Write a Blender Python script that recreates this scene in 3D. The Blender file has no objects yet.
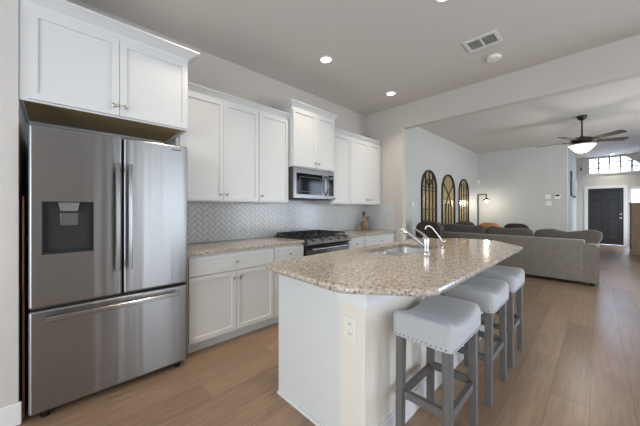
import bpy, bmesh, math, random
from mathutils import Vector, Matrix
random.seed(7)
PI = math.pi
SC = bpy.context.scene
COL = SC.collection

# ------------------------------------------------------------------ camera
CAM_H = 1.285
YAW = math.radians(45.6)
cd = bpy.data.cameras.new('camera')
cd.sensor_fit = 'HORIZONTAL'; cd.sensor_width = 36
cd.lens = 272 / 640 * 36
cd.shift_y = -4 / 640
cd.clip_start = 0.02
cam = bpy.data.objects.new('camera', cd); COL.objects.link(cam)
cam.location = (0, 0, CAM_H)
cam.rotation_euler = (PI / 2, 0, YAW - PI / 2)
SC.camera = cam

# ------------------------------------------------------------------ world, daylight, exposure
world = bpy.data.worlds.new('world'); SC.world = world
world.use_nodes = True
wn = world.node_tree.nodes['Background']
wn.inputs['Color'].default_value = (0.80, 0.90, 1.0, 1)
wn.inputs['Strength'].default_value = 5.0
# the sky is brighter and bluer on the street side (+X) than over the back yard
_nt = world.node_tree
_tc = _nt.nodes.new('ShaderNodeTexCoord')
_sx = _nt.nodes.new('ShaderNodeSeparateXYZ'); _nt.links.new(_tc.outputs['Generated'], _sx.inputs[0])
_mr = _nt.nodes.new('ShaderNodeMapRange'); _mr.interpolation_type = 'SMOOTHSTEP'
_mr.inputs['From Min'].default_value = 0.55; _mr.inputs['From Max'].default_value = 0.95
_nt.links.new(_sx.outputs['X'], _mr.inputs['Value'])
_mc = _nt.nodes.new('ShaderNodeMix'); _mc.data_type = 'RGBA'
_mc.inputs[6].default_value = (0.82, 0.91, 1.0, 1); _mc.inputs[7].default_value = (1.7, 2.2, 3.2, 1)
_nt.links.new(_mr.outputs['Result'], _mc.inputs[0]); _nt.links.new(_mc.outputs[2], wn.inputs['Color'])
SC.view_settings.view_transform = 'Standard'
SC.view_settings.look = 'None'
SC.view_settings.gamma = 1.0
SC.view_settings.use_curve_mapping = False
SC.view_settings.exposure = 0.32
SC.cycles.max_bounces = 10
SC.cycles.diffuse_bounces = 6
SC.cycles.glossy_bounces = 4
SC.cycles.caustics_reflective = False
SC.cycles.caustics_refractive = False
SC.cycles.sample_clamp_indirect = 4.0


def area_light(name, loc, rot, sx, sy, power, color=(1, 1, 1), portal=False, shape='RECTANGLE', spread=PI):
    l = bpy.data.lights.new(name, 'AREA'); l.shape = shape
    l.size = sx; l.size_y = sy; l.energy = power; l.color = color; l.spread = spread
    o = bpy.data.objects.new(name, l); COL.objects.link(o)
    o.location = loc; o.rotation_euler = rot
    if portal:
        l.cycles.is_portal = True
    return o


# daylight enters through wall openings, the unseen ones sized for their light (portals guide the sky light)
RY = -2.8          # outer wall on the open side
RX = -2.8          # wall behind the camera
PATIO = (1.2, 2.8, 0.02, 2.2)
LIV1 = (4.6, 6.9, 0.02, 2.4)
LIV2 = (7.4, 8.6, 0.4, 2.4)
REAR_FILL = (-2.6, 1.5, 0.05, 2.4)  # unseen opening, enlarged to light the island end and base cabinets
FOY_FILL = (12.6, 13.9, 0.4, 2.0)  # unseen side opening, added to brighten the foyer
for nm, w in (('patio_daylight', PATIO), ('living_daylight', LIV1), ('living_daylight', LIV2)):
    area_light(nm, ((w[0] + w[1]) / 2, RY, (w[2] + w[3]) / 2), (PI / 2, 0, 0), w[1] - w[0], w[3] - w[2], 1, portal=True)
area_light('front_daylight', (14.42, (-1.10 + 0.242) / 2, 2.88), (PI / 2, 0, PI / 2), 1.342, 0.57, 1, portal=True)
area_light('foyer_fill_daylight', ((FOY_FILL[0] + FOY_FILL[1]) / 2, -1.15, (FOY_FILL[2] + FOY_FILL[3]) / 2), (PI / 2, 0, 0), FOY_FILL[1] - FOY_FILL[0], FOY_FILL[3] - FOY_FILL[2], 1, portal=True)
area_light('rear_fill_daylight', (RX, (REAR_FILL[0] + REAR_FILL[1]) / 2, (REAR_FILL[2] + REAR_FILL[3]) / 2), (PI / 2, 0, -PI / 2), REAR_FILL[1] - REAR_FILL[0], REAR_FILL[3] - REAR_FILL[2], 1, portal=True)


# ------------------------------------------------------------------ materials
def lin(c):
    def f(v):
        v /= 255
        return v / 12.92 if v <= 0.04045 else ((v + 0.055) / 1.055) ** 2.4
    return tuple(f(v) for v in c) + (1,)


def mat(name, rgb, rough=0.5, metal=0.0, spec=0.5, noise=0.0, nscale=8, bump=0.0, bscale=200, aniso=0.0, coat=0.0, sheen=0.0, stretch=(1, 1, 1), bdist=0.002):
    m = bpy.data.materials.new(name); m.use_nodes = True
    nt = m.node_tree; b = nt.nodes['Principled BSDF']
    b.inputs['Base Color'].default_value = lin(rgb)
    b.inputs['Roughness'].default_value = rough
    b.inputs['Metallic'].default_value = metal
    b.inputs['Specular IOR Level'].default_value = spec
    if coat: b.inputs['Coat Weight'].default_value = coat
    if sheen: b.inputs['Sheen Weight'].default_value = sheen
    tc = nt.nodes.new('ShaderNodeTexCoord')
    mp = nt.nodes.new('ShaderNodeMapping'); mp.inputs['Scale'].default_value = stretch
    nt.links.new(tc.outputs['Object'], mp.inputs['Vector'])
    if noise:
        n = nt.nodes.new('ShaderNodeTexNoise'); n.inputs['Scale'].default_value = nscale
        n.inputs['Detail'].default_value = 4
        nt.links.new(mp.outputs['Vector'], n.inputs['Vector'])
        r = nt.nodes.new('ShaderNodeValToRGB')
        c = lin(rgb)
        r.color_ramp.elements[0].position = 0.3; r.color_ramp.elements[1].position = 0.7
        r.color_ramp.elements[0].color = tuple(v * (1 - noise) for v in c[:3]) + (1,)
        r.color_ramp.elements[1].color = tuple(min(1, v * (1 + noise)) for v in c[:3]) + (1,)
        nt.links.new(n.outputs['Fac'], r.inputs['Fac'])
        nt.links.new(r.outputs['Color'], b.inputs['Base Color'])
    if bump:
        n2 = nt.nodes.new('ShaderNodeTexNoise'); n2.inputs['Scale'].default_value = bscale
        nt.links.new(mp.outputs['Vector'], n2.inputs['Vector'])
        bp = nt.nodes.new('ShaderNodeBump'); bp.inputs['Strength'].default_value = bump
        bp.inputs['Distance'].default_value = bdist
        nt.links.new(n2.outputs['Fac'], bp.inputs['Height'])
        nt.links.new(bp.outputs['Normal'], b.inputs['Normal'])
    if aniso:
        b.inputs['Anisotropic'].default_value = aniso
        tg = nt.nodes.new('ShaderNodeTangent'); tg.direction_type = 'RADIAL'; tg.axis = 'Z'
        b.inputs['Anisotropic Rotation'].default_value = 0.25
        nt.links.new(tg.outputs['Tangent'], b.inputs['Tangent'])
    return m


def emis(name, rgb, strength):
    m = bpy.data.materials.new(name); m.use_nodes = True
    b = m.node_tree.nodes['Principled BSDF']
    b.inputs['Base Color'].default_value = lin(rgb)
    b.inputs['Emission Color'].default_value = lin(rgb)
    b.inputs['Emission Strength'].default_value = strength
    return m


M = {}
M['wall'] = mat('wall_paint', (196, 190, 183), 0.85, noise=0.01, nscale=3, bump=0.05, bscale=300)
M['wall_cool'] = mat('living_wall_paint', (196, 196, 192), 0.85, noise=0.01, nscale=3)
M['ceil'] = mat('ceiling_paint', (206, 202, 196), 0.9, bump=0.05, bscale=250)
M['trim'] = mat('white_trim_paint', (220, 220, 219), 0.4)
M['cab'] = mat('white_cabinet_paint', (208, 208, 206), 0.35)
M['pony'] = mat('half_wall_paint', (218, 211, 199), 0.8)
M['raw'] = mat('raw_cabinet_wood', (186, 160, 112), 0.6, noise=0.08, nscale=6, stretch=(1, 8, 1))
M['steel'] = mat('brushed_stainless', (150, 150, 151), 0.30, metal=1.0, aniso=0.85, bump=0.7, bscale=8, bdist=0.006, stretch=(1, 1, 0.025))
M['steel_d'] = mat('dark_stainless', (122, 120, 118), 0.3, metal=1.0)
M['steel_h'] = mat('polished_handle_steel', (160, 160, 160), 0.22, metal=1.0)
M['sink'] = mat('sink_steel', (222, 221, 218), 0.38, metal=1.0)
M['chrome'] = mat('chrome', (225, 225, 225), 0.08, metal=1.0)
M['nickel'] = mat('satin_nickel', (175, 170, 162), 0.3, metal=1.0)
M['darkgrey'] = mat('fridge_side_grey', (82, 80, 78), 0.45)
M['disp'] = mat('dispenser_grey', (165, 164, 162), 0.4, metal=0.2)
M['black'] = mat('black_enamel', (18, 18, 19), 0.28)
M['iron'] = mat('cast_iron', (22, 22, 24), 0.55)
M['bglass'] = mat('black_glass', (10, 10, 11), 0.08, spec=0.25)
M['rubber'] = mat('black_plastic', (20, 20, 20), 0.6)
M['tile'] = mat('glazed_tile', (206, 208, 208), 0.16, noise=0.05, nscale=14)
M['grout'] = mat('tile_grout', (150, 149, 146), 0.9)
M['fabric'] = mat('stool_grey_linen', (170, 171, 173), 0.9, noise=0.06, nscale=120, bump=0.3, bscale=500, sheen=0.3)
M['leg'] = mat('grey_washed_wood', (96, 92, 90), 0.5, noise=0.14, nscale=5, stretch=(8, 8, 1))
M['nail'] = mat('nailhead_bronze', (70, 66, 62), 0.3, metal=1.0)
M['sofa'] = mat('sofa_taupe_weave', (128, 120, 110), 0.95, noise=0.10, nscale=14, sheen=0.2)
M['sofac'] = mat('sofa_cushion_weave', (94, 86, 78), 0.95, noise=0.06, nscale=10, sheen=0.2)
M['brown'] = mat('dark_brown_leather', (58, 44, 36), 0.45, noise=0.1)
M['orange'] = mat('orange_pillow_cloth', (206, 146, 92), 0.9)
M['pat'] = mat('patterned_pillow_cloth', (92, 80, 70), 0.9, noise=0.55, nscale=26)
M['darkpil'] = mat('dark_pillow_cloth', (52, 46, 42), 0.9)
M['mframe'] = mat('weathered_black_metal', (46, 42, 38), 0.5, metal=0.3)
M['mirror'] = mat('warm_reflection_mirror', (222, 198, 150), 0.2, metal=1.0)  # yellow tint stands in for the warm room reflected in the glass
M['dark_metal'] = mat('dark_bronze_metal', (60, 56, 52), 0.4, metal=0.8)
M['blade'] = mat('dark_walnut_blade', (62, 54, 50), 0.5, noise=0.1, nscale=4, stretch=(10, 1, 1))
M['doorblack'] = mat('black_door_paint', (30, 31, 33), 0.45)
M['book'] = mat('oak_bookcase_wood', (172, 147, 120), 0.5, noise=0.12, nscale=4, stretch=(6, 6, 1))
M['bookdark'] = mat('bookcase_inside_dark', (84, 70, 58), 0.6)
M['muntin'] = mat('backlit_grey_muntin', (176, 176, 174), 0.5)  # backlit shade of the white bars put into the colour
M['plastic'] = mat('white_plastic', (232, 231, 226), 0.4)
M['almond'] = mat('almond_outlet_plastic', (224, 219, 208), 0.4)
M['slot'] = mat('dark_slot', (70, 66, 60), 0.6)
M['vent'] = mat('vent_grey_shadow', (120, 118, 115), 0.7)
M['crock'] = mat('tan_stoneware', (150, 120, 88), 0.45, noise=0.1)
M['spoon'] = mat('utensil_wood', (166, 122, 78), 0.6)
M['utdark'] = mat('utensil_dark_plastic', (62, 54, 50), 0.5)
M['canvas'] = mat('abstract_canvas_paint', (188, 194, 200), 0.8, noise=0.35, nscale=3.5)
M['bulb'] = emis('lit_bulb_warm_white', (255, 244, 228), 14)
M['led'] = emis('lit_downlight_lens', (255, 248, 238), 9)
M['fanglass'] = emis('lit_frosted_glass_bowl', (250, 240, 226), 0.55)
M['redboard'] = mat('red_brown_board', (190, 126, 120), 0.6)


def floor_mat():
    m = bpy.data.materials.new('wood_plank_floor'); m.use_nodes = True
    nt = m.node_tree; b = nt.nodes['Principled BSDF']; L = nt.links.new
    tc = nt.nodes.new('ShaderNodeTexCoord')
    mp = nt.nodes.new('ShaderNodeMapping'); mp.inputs['Location'].default_value = (0.3, -0.035 + 0.2 * 30, 0)
    L(tc.outputs['Object'], mp.inputs['Vector'])
    br = nt.nodes.new('ShaderNodeTexBrick')
    br.offset = 0.37; br.offset_frequency = 3; br.squash = 1
    br.inputs['Scale'].default_value = 1
    br.inputs['Brick Width'].default_value = 1.7
    br.inputs['Row Height'].default_value = 0.2
    br.inputs['Mortar Size'].default_value = 0.0018
    br.inputs['Mortar Smooth'].default_value = 0.2
    br.inputs['Bias'].default_value = 0
    br.inputs['Color1'].default_value = lin((134, 111, 91))
    br.inputs['Color2'].default_value = lin((157, 131, 108))
    br.inputs['Mortar'].default_value = lin((108, 87, 70))
    L(mp.outputs['Vector'], br.inputs['Vector'])
    mp2 = nt.nodes.new('ShaderNodeMapping'); mp2.inputs['Scale'].default_value = (1.2, 14, 1)
    L(tc.outputs['Object'], mp2.inputs['Vector'])
    n = nt.nodes.new('ShaderNodeTexNoise'); n.inputs['Scale'].default_value = 3.0
    n.inputs['Detail'].default_value = 6; n.inputs['Distortion'].default_value = 0.8
    L(mp2.outputs['Vector'], n.inputs['Vector'])
    r = nt.nodes.new('ShaderNodeValToRGB')
    r.color_ramp.elements[0].position = 0.3; r.color_ramp.elements[0].color = (0.72, 0.70, 0.68, 1)
    r.color_ramp.elements[1].position = 0.72; r.color_ramp.elements[1].color = (1.12, 1.10, 1.08, 1)
    L(n.outputs['Fac'], r.inputs['Fac'])
    mx = nt.nodes.new('ShaderNodeMix'); mx.data_type = 'RGBA'; mx.blend_type = 'MULTIPLY'
    mx.inputs[0].default_value = 0.8
    L(br.outputs['Color'], mx.inputs[6]); L(r.outputs['Color'], mx.inputs[7])
    L(mx.outputs[2], b.inputs['Base Color'])
    b.inputs['Roughness'].default_value = 0.3
    bp = nt.nodes.new('ShaderNodeBump'); bp.inputs['Strength'].default_value = 0.25; bp.inputs['Distance'].default_value = 0.002
    inv = nt.nodes.new('ShaderNodeMath'); inv.operation = 'SUBTRACT'; inv.inputs[0].default_value = 1
    L(br.outputs['Fac'], inv.inputs[1]); L(inv.outputs[0], bp.inputs['Height'])
    L(bp.outputs['Normal'], b.inputs['Normal'])
    return m


def granite_mat():
    m = bpy.data.materials.new('speckled_beige_granite'); m.use_nodes = True
    nt = m.node_tree; b = nt.nodes['Principled BSDF']; L = nt.links.new
    tc = nt.nodes.new('ShaderNodeTexCoord')
    n = nt.nodes.new('ShaderNodeTexNoise'); n.inputs['Scale'].default_value = 55; n.inputs['Detail'].default_value = 5
    n.inputs['Roughness'].default_value = 0.7
    L(tc.outputs['Object'], n.inputs['Vector'])
    r = nt.nodes.new('ShaderNodeValToRGB'); cr = r.color_ramp
    cr.elements[0].position = 0.33; cr.elements[0].color = lin((70, 64, 60))
    cr.elements[1].position = 0.68; cr.elements[1].color = lin((206, 196, 182))
    e = cr.elements.new(0.41); e.color = lin((134, 118, 102))
    e = cr.elements.new(0.50); e.color = lin((164, 151, 137))
    e = cr.elements.new(0.58); e.color = lin((182, 168, 150))
    L(n.outputs['Fac'], r.inputs['Fac'])
    v = nt.nodes.new('ShaderNodeTexVoronoi'); v.inputs['Scale'].default_value = 95
    L(tc.outputs['Object'], v.inputs['Vector'])
    sep = nt.nodes.new('ShaderNodeSeparateColor'); L(v.outputs['Color'], sep.inputs[0])
    r2 = nt.nodes.new('ShaderNodeValToRGB'); r2.color_ramp.interpolation = 'CONSTANT'
    r2.color_ramp.elements[0].position = 0; r2.color_ramp.elements[0].color = lin((78, 72, 69))
    r2.color_ramp.elements[1].position = 0.2; r2.color_ramp.elements[1].color = lin((172, 163, 151))
    e = r2.color_ramp.elements.new(0.8); e.color = lin((206, 200, 190))
    L(sep.outputs[0], r2.inputs['Fac'])
    mx = nt.nodes.new('ShaderNodeMix'); mx.data_type = 'RGBA'; mx.inputs[0].default_value = 0.5
    L(r.outputs['Color'], mx.inputs[6]); L(r2.outputs['Color'], mx.inputs[7])
    L(mx.outputs[2], b.inputs['Base Color'])
    b.inputs['Roughness'].default_value = 0.16
    return m


def glass_mat():
    m = bpy.data.materials.new('window_glass'); m.use_nodes = True
    nt = m.node_tree; nt.nodes.clear(); L = nt.links.new
    out = nt.nodes.new('ShaderNodeOutputMaterial')
    t = nt.nodes.new('ShaderNodeBsdfTransparent'); g = nt.nodes.new('ShaderNodeBsdfGlossy')
    g.inputs['Roughness'].default_value = 0.02
    fr = nt.nodes.new('ShaderNodeFresnel'); fr.inputs['IOR'].default_value = 1.45
    mx = nt.nodes.new('ShaderNodeMixShader')
    L(fr.outputs[0], mx.inputs[0]); L(t.outputs[0], mx.inputs[1]); L(g.outputs[0], mx.inputs[2]); L(mx.outputs[0], out.inputs[0])
    return m


M['floor'] = floor_mat(); M['granite'] = granite_mat(); M['glass'] = glass_mat()

# ------------------------------------------------------------------ builders
ORIGIN = {}


def thing(name, label, cat, loc=(0, 0, 0), group=None):
    o = bpy.data.objects.new(name, None); COL.objects.link(o)
    o.empty_display_size = 0.1
    o.location = loc; o['label'] = label; o['category'] = cat
    if group: o['group'] = group
    ORIGIN[o.name] = Vector(loc)
    return o


def obj(name, bm, m, parent=None, smooth=False, label=None, kind=None, cat=None, group=None, origin=None):
    """links bm as one mesh object; vertices are in world coordinates"""
    off = Vector((0, 0, 0))
    if parent is not None:
        off = ORIGIN[parent.name]
    elif origin is not None:
        off = Vector(origin)
    bmesh.ops.recalc_face_normals(bm, faces=bm.faces[:])
    if off.length: bmesh.ops.translate(bm, verts=bm.verts[:], vec=-off)
    me = bpy.data.meshes.new(name); bm.to_mesh(me); bm.free()
    for mm in (m if isinstance(m, (list, tuple)) else [m]):
        me.materials.append(mm)
    if smooth:
        for p in me.polygons: p.use_smooth = True
        try: me.set_sharp_from_angle(angle=math.radians(smooth if smooth is not True else 40))
        except Exception: pass
    o = bpy.data.objects.new(name, me); COL.objects.link(o)
    if parent is not None:
        o.parent = parent; ORIGIN[o.name] = off
    else:
        o.location = off; ORIGIN[o.name] = off
    if label: o['label'] = label
    if cat: o['category'] = cat
    if kind: o['kind'] = kind
    if group: o['group'] = group
    return o


def flat_normals(o):
    w = o.modifiers.new('flat_faces', 'WEIGHTED_NORMAL'); w.keep_sharp = True; w.weight = 100
    return o


def struct(name, bm, m, parent=None, smooth=False):
    return obj(name, bm, m, parent, smooth, kind='structure')


def nb(): return bmesh.new()


def box(bm, x0, x1, y0, y1, z0, z1, bev=0.0, seg=2, rot=None, piv=None):
    r = bmesh.ops.create_cube(bm, size=1)
    vs = r['verts']
    for v in vs:
        v.co = Vector(((x0 + x1) / 2 + v.co.x * (x1 - x0), (y0 + y1) / 2 + v.co.y * (y1 - y0), (z0 + z1) / 2 + v.co.z * (z1 - z0)))
    if bev:
        es = list({e for v in vs for e in v.link_edges})
        r2 = bmesh.ops.bevel(bm, geom=es, offset=bev, segments=seg, affect='EDGES', profile=0.5)
        vs = list({v for f in r2['faces'] for v in f.verts} | {v for v in vs if v.is_valid})
    if rot is not None:
        bmesh.ops.rotate(bm, verts=vs, cent=piv or ((x0 + x1) / 2, (y0 + y1) / 2, (z0 + z1) / 2), matrix=rot)
    return vs


def BX(*a, **k):
    bm = nb(); box(bm, *a, **k); return bm


def prism(bm, pts, z0, z1, axis='z'):
    """extrude polygon pts (2D) between z0 and z1 on axis; x: pts=(y,z), y: pts=(x,z), z: pts=(x,y)"""
    def mk(p, t):
        return {'z': (p[0], p[1], t), 'y': (p[0], t, p[1]), 'x': (t, p[0], p[1])}[axis]
    a = [bm.verts.new(mk(p, z0)) for p in pts]; b = [bm.verts.new(mk(p, z1)) for p in pts]
    bm.faces.new(a); bm.faces.new(b[::-1])
    n = len(pts)
    for i in range(n):
        bm.faces.new((a[i], b[i], b[(i + 1) % n], a[(i + 1) % n]))
    return a + b


def lathe(bm, prof, c=(0, 0, 0), n=24, mtx=None):
    """revolve (r,z) profile about z axis through c"""
    rings = []; vs = []
    for r, z in prof:
        if r < 1e-6:
            v = bm.verts.new((c[0], c[1], c[2] + z)); rings.append([v]); vs.append(v)
        else:
            ring = [bm.verts.new((c[0] + r * math.cos(2 * PI * i / n), c[1] + r * math.sin(2 * PI * i / n), c[2] + z)) for i in range(n)]
            rings.append(ring); vs += ring
    for a, b in zip(rings, rings[1:]):
        for i in range(n):
            j = (i + 1) % n
            if len(a) == 1 and len(b) == 1: continue
            if len(a) == 1: bm.faces.new((a[0], b[i], b[j]))
            elif len(b) == 1: bm.faces.new((a[i], a[j], b[0]))
            else: bm.faces.new((a[i], a[j], b[j], b[i]))
    if len(rings[0]) > 1: bm.faces.new(rings[0])
    if len(rings[-1]) > 1: bm.faces.new(rings[-1])
    if mtx is not None:
        bmesh.ops.transform(bm, matrix=mtx, verts=vs)
    return vs


def tube(bm, path, r, n=12, closed=False):
    path = [Vector(p) for p in path]
    N = len(path)
    rr = r if isinstance(r, (list, tuple)) else [r] * N
    rings = []; up = None
    for i, p in enumerate(path):
        if closed:
            t = (path[(i + 1) % N] - path[i - 1]).normalized()
        else:
            t = (path[min(i + 1, N - 1)] - path[max(i - 1, 0)]).normalized()
        if up is None:
            up = Vector((0, 0, 1)) if abs(t.z) < 0.9 else Vector((1, 0, 0))
        u = t.cross(up)
        if u.length < 1e-5: u = t.cross(Vector((0, 1, 0)))
        u.normalize(); v = u.cross(t).normalized(); up = v
        rings.append([bm.verts.new(p + u * (rr[i] * math.cos(2 * PI * k / n)) + v * (rr[i] * math.sin(2 * PI * k / n))) for k in range(n)])
    for i in range(N if closed else N - 1):
        a = rings[i]; b = rings[(i + 1) % N]
        for k in range(n):
            bm.faces.new((a[k], a[(k + 1) % n], b[(k + 1) % n], b[k]))
    if not closed:
        bm.faces.new(rings[0]); bm.faces.new(rings[-1][::-1])
    return rings


def pillow(bm, c, sx, sy, sz, e=0.45, n=20, m=12, mtx=None, puff=1.0):
    """superellipsoid cushion, half sizes sx,sy,sz"""
    def sp(v, p): return math.copysign(abs(v) ** p, v)
    prof = []; vs = []
    rings = []
    for j in range(m + 1):
        ph = -PI / 2 + PI * j / m
        cz, sn = math.cos(ph), math.sin(ph)
        if j in (0, m):
            v = bm.verts.new((0, 0, sp(sn, puff) * sz)); rings.append([v]); vs.append(v); continue
        ring = []
        for i in range(n):
            t = 2 * PI * i / n
            v = bm.verts.new((sx * sp(cz, e) * sp(math.cos(t), e), sy * sp(cz, e) * sp(math.sin(t), e), sz * sp(sn, puff)))
            ring.append(v); vs.append(v)
        rings.append(ring)
    for a, b in zip(rings, rings[1:]):
        for i in range(n):
            j = (i + 1) % n
            if len(a) == 1: bm.faces.new((a[0], b[i], b[j]))
            elif len(b) == 1: bm.faces.new((a[i], a[j], b[0]))
            else: bm.faces.new((a[i], a[j], b[j], b[i]))
    T = Matrix.Translation(Vector(c)) @ (mtx if mtx is not None else Matrix.Identity(4))
    bmesh.ops.transform(bm, matrix=T, verts=vs)
    return vs


def fillet(pts, radii, n=10):
    out = []
    N = len(pts)
    for i in range(N):
        p = Vector(pts[i]); a = Vector(pts[i - 1]); b = Vector(pts[(i + 1) % N]); r = radii[i]
        if r <= 0: out.append(tuple(p)); continue
        u = (a - p).normalized(); v = (b - p).normalized()
        ang = u.angle(v); d = r / math.tan(ang / 2)
        c = p + (u + v).normalized() * (r / math.sin(ang / 2))
        s = p + u * d - c; e = p + v * d - c
        a0 = math.atan2(s.y, s.x); a1 = math.atan2(e.y, e.x)
        da = (a1 - a0 + PI) % (2 * PI) - PI
        for k in range(n + 1):
            t = a0 + da * k / n
            out.append((c.x + r * math.cos(t), c.y + r * math.sin(t)))
    return out


def shaker(x0, x1, z0, z1, yf, th=0.02, rail=0.058, dep=0.011):
    """shaker panel facing -Y with its front at yf"""
    bm = nb()
    box(bm, x0, x1, yf, yf + th, z0, z1)
    bm.faces.ensure_lookup_table()
    f = [f for f in bm.faces if f.normal.y < -0.9][0]
    bmesh.ops.inset_individual(bm, faces=[f], thickness=rail, depth=0)
    bmesh.ops.inset_individual(bm, faces=[f], thickness=0.004, depth=-dep)
    return bm


def wallx(bm, x, th, y0, y1, z0, z1, holes=()):
    """wall slab in the YZ plane at x..x+th with rectangular holes (y0,y1,z0,z1)"""
    _slab(bm, lambda a, b, c, d: box(bm, x, x + th, a, b, c, d), y0, y1, z0, z1, holes)


def wally(bm, y, th, x0, x1, z0, z1, holes=()):
    _slab(bm, lambda a, b, c, d: box(bm, a, b, y, y + th, c, d), x0, x1, z0, z1, holes)


def _slab(bm, f, a0, a1, z0, z1, holes):
    cuts = sorted({a0, a1, *[h[0] for h in holes], *[h[1] for h in holes]})
    for p, q in zip(cuts, cuts[1:]):
        hs = sorted([h for h in holes if h[0] <= p + 1e-6 and h[1] >= q - 1e-6], key=lambda h: h[2])
        z = z0
        for h in hs:
            if h[2] > z + 1e-6: f(p, q, z, h[2])
            z = h[3]
        if z < z1 - 1e-6: f(p, q, z, z1)


# ------------------------------------------------------------------ the setting
CEIL = 3.05
YB = 3.08          # cabinet wall
XP = 4.23          # partition with the wide opening
XP2 = 4.35
YL = 2.69          # living room left wall
XF = 9.7           # living room far wall
YF = 0.57          # foyer left wall
XD = 14.3          # front wall
FC = 3.2           # foyer ceiling
YFR = -1.15        # foyer right wall
YA = 2.42          # wall face beside the fridge
XA = -0.15

struct('floor', BX(RX - 0.1, XD + 0.1, RY - 0.1, YB + 0.1, -0.1, 0), M['floor'])
bm = nb(); box(bm, RX - 0.1, XF + 0.1, RY - 0.1, YB + 0.1, CEIL, CEIL + 0.1)
struct('ceiling', bm, M['ceil'])
struct('ceiling_foyer', BX(XF + 0.1, XD + 0.1, YFR - 0.1, YF + 0.1, FC, FC + 0.1), M['ceil'])
struct('wall_back', BX(XA, XP2, YB, YB + 0.1, 0, CEIL), M['wall'])
bm = nb(); box(bm, RX, XA, YA, YB + 0.1, 0, CEIL)
struct('wall_left', bm, M['wall'])
bm = nb()
pts = [(2.32, 0), (YB, 0), (YB, CEIL), (RY, CEIL), (RY, 2.66), (2.32, 2.66)]
prism(bm, pts, XP, XP2, 'x')
struct('wall_partition', bm, M['wall'])
struct('wall_living_left', BX(XP2, XF + 0.1, YL, YL + 0.1, 0, CEIL), M['wall_cool'])
struct('wall_living_far', BX(XF, XF + 0.1, YF, YL, 0, CEIL), M['wall_cool'])
bm = nb(); box(bm, XF, XF + 0.1, RY, YFR, 0, CEIL)
struct('wall_living_far_right', bm, M['wall_cool'])
struct('wall_foyer_left', BX(XF + 0.1, XD, YF, YF + 0.1, 0, FC), M['wall_cool'])
bm = nb(); wally(bm, YFR - 0.1, 0.1, XF + 0.1, XD, 0, FC, [FOY_FILL])
struct('wall_foyer_right', bm, M['wall_cool'])
struct('wall_foyer_header', BX(XF + 0.1, XF + 0.2, YFR, YF, CEIL, FC), M['wall_cool'])
DY0, DY1, DZ = -0.635, 0.256, 2.035
SIDE = (-1.04, -0.80, 0.08, 2.0)
TY0, TY1, TZ0, TZ1 = -1.10, 0.242, 2.595, 3.165
bm = nb()
wallx(bm, XD, 0.12, YFR - 0.1, YF + 0.1, 0, FC, [(DY0, DY1, 0, DZ), SIDE, (TY0, TY1, TZ0, TZ1)])
# clipped upper corner of the transom opening
prism(bm, [(-0.69, TZ1 + 0.001), (TY0 - 0.001, TZ1 + 0.001), (TY0 - 0.001, 2.80)], XD, XD + 0.12, 'x')
struct('wall_front', bm, M['wall_cool'])
bm = nb(); wally(bm, RY - 0.1, 0.1, RX, XF + 0.1, 0, CEIL, [PATIO, LIV1, LIV2])
struct('wall_right', bm, M['wall'])
for _i, (_x0, _x1) in enumerate(((PATIO[0], PATIO[0] + 0.09), (1.66, 1.82), (PATIO[1] - 0.09, PATIO[1]))):
    struct('trim_%d' % (4 + _i), BX(_x0, _x1, RY - 0.08, RY - 0.02, PATIO[2], PATIO[3]), M['trim'])
bm = nb(); wallx(bm, RX - 0.1, 0.1, RY, YB + 0.1, 0, CEIL, [REAR_FILL])
struct('wall_rear', bm, M['wall'])


def basebd(name, path_boxes):
    bm = nb()
    for b in path_boxes: box(bm, *b, bev=0.004, seg=1)
    return struct(name, bm, M['trim'])


basebd('baseboard_left', [(RX + 0.01, XA + 0.014, YA - 0.014, YA, 0, 0.135)])
basebd('baseboard_living_left', [(XP2, XF, YL - 0.014, YL, 0, 0.13)])
basebd('baseboard_living_far', [(XF - 0.014, XF, YF, YL - 0.014, 0, 0.13)])
basebd('baseboard_foyer_left', [(XF + 0.1, XD, YF - 0.014, YF, 0, 0.13)])
basebd('baseboard_front', [(XD - 0.014, XD, DY1 + 0.1, YF - 0.014, 0, 0.13)])

# front door
cas = nb()
for b in ((XD - 0.02, XD, DY0 - 0.1, DY0, 0, DZ), (XD - 0.02, XD, DY1, DY1 + 0.1, 0, DZ), (XD - 0.02, XD, DY0 - 0.1, DY1 + 0.1, DZ, DZ + 0.1)):
    box(cas, *b)
struct('trim_1', cas, M['trim'])
struct('trim_2', BX(XF - 0.008, XF + 0.1, YF - 0.012, YF, 0.13, CEIL), M['trim'])   # white corner edge of the far wall
dm = nb()
dx = XD + 0.02
box(dm, dx, dx + 0.045, DY0, DY1, 0.005, DZ)
dw = DY1 - DY0
door = struct('door_1', dm, M['doorblack'])
for (z0, z1) in ((0.24, 0.92), (1.02, 1.62), (1.70, 1.92)):
    for k in range(2):
        y0 = DY0 + 0.11 + k * (dw / 2 - 0.045); y1 = y0 + dw / 2 - 0.175
        bm = nb()
        box(bm, dx - 0.012, dx, y0, y1, z0, z1)
        f = [f for f in bm.faces if f.normal.x < -0.9][0]
        bmesh.ops.inset_individual(bm, faces=[f], thickness=0.02, depth=0)
        bmesh.ops.inset_individual(bm, faces=[f], thickness=0.012, depth=-0.010)
        obj('door_panel', bm, M['doorblack'], door)
RX90 = Matrix.Rotation(-PI / 2, 4, 'Y')
for z, nm in ((1.10, 'deadbolt'), (0.97, 'door_knob')):
    bm = nb()
    mt = Matrix.Translation((dx, DY0 + 0.07, z)) @ RX90
    lathe(bm, [(0.033, 0), (0.033, 0.012), (0.016, 0.016), (0.016, 0.03), (0.03, 0.042), (0.03, 0.058), (0.0, 0.066)], n=16, mtx=mt)
    obj(nm, bm, M['nickel'], door, smooth=True)


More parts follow.
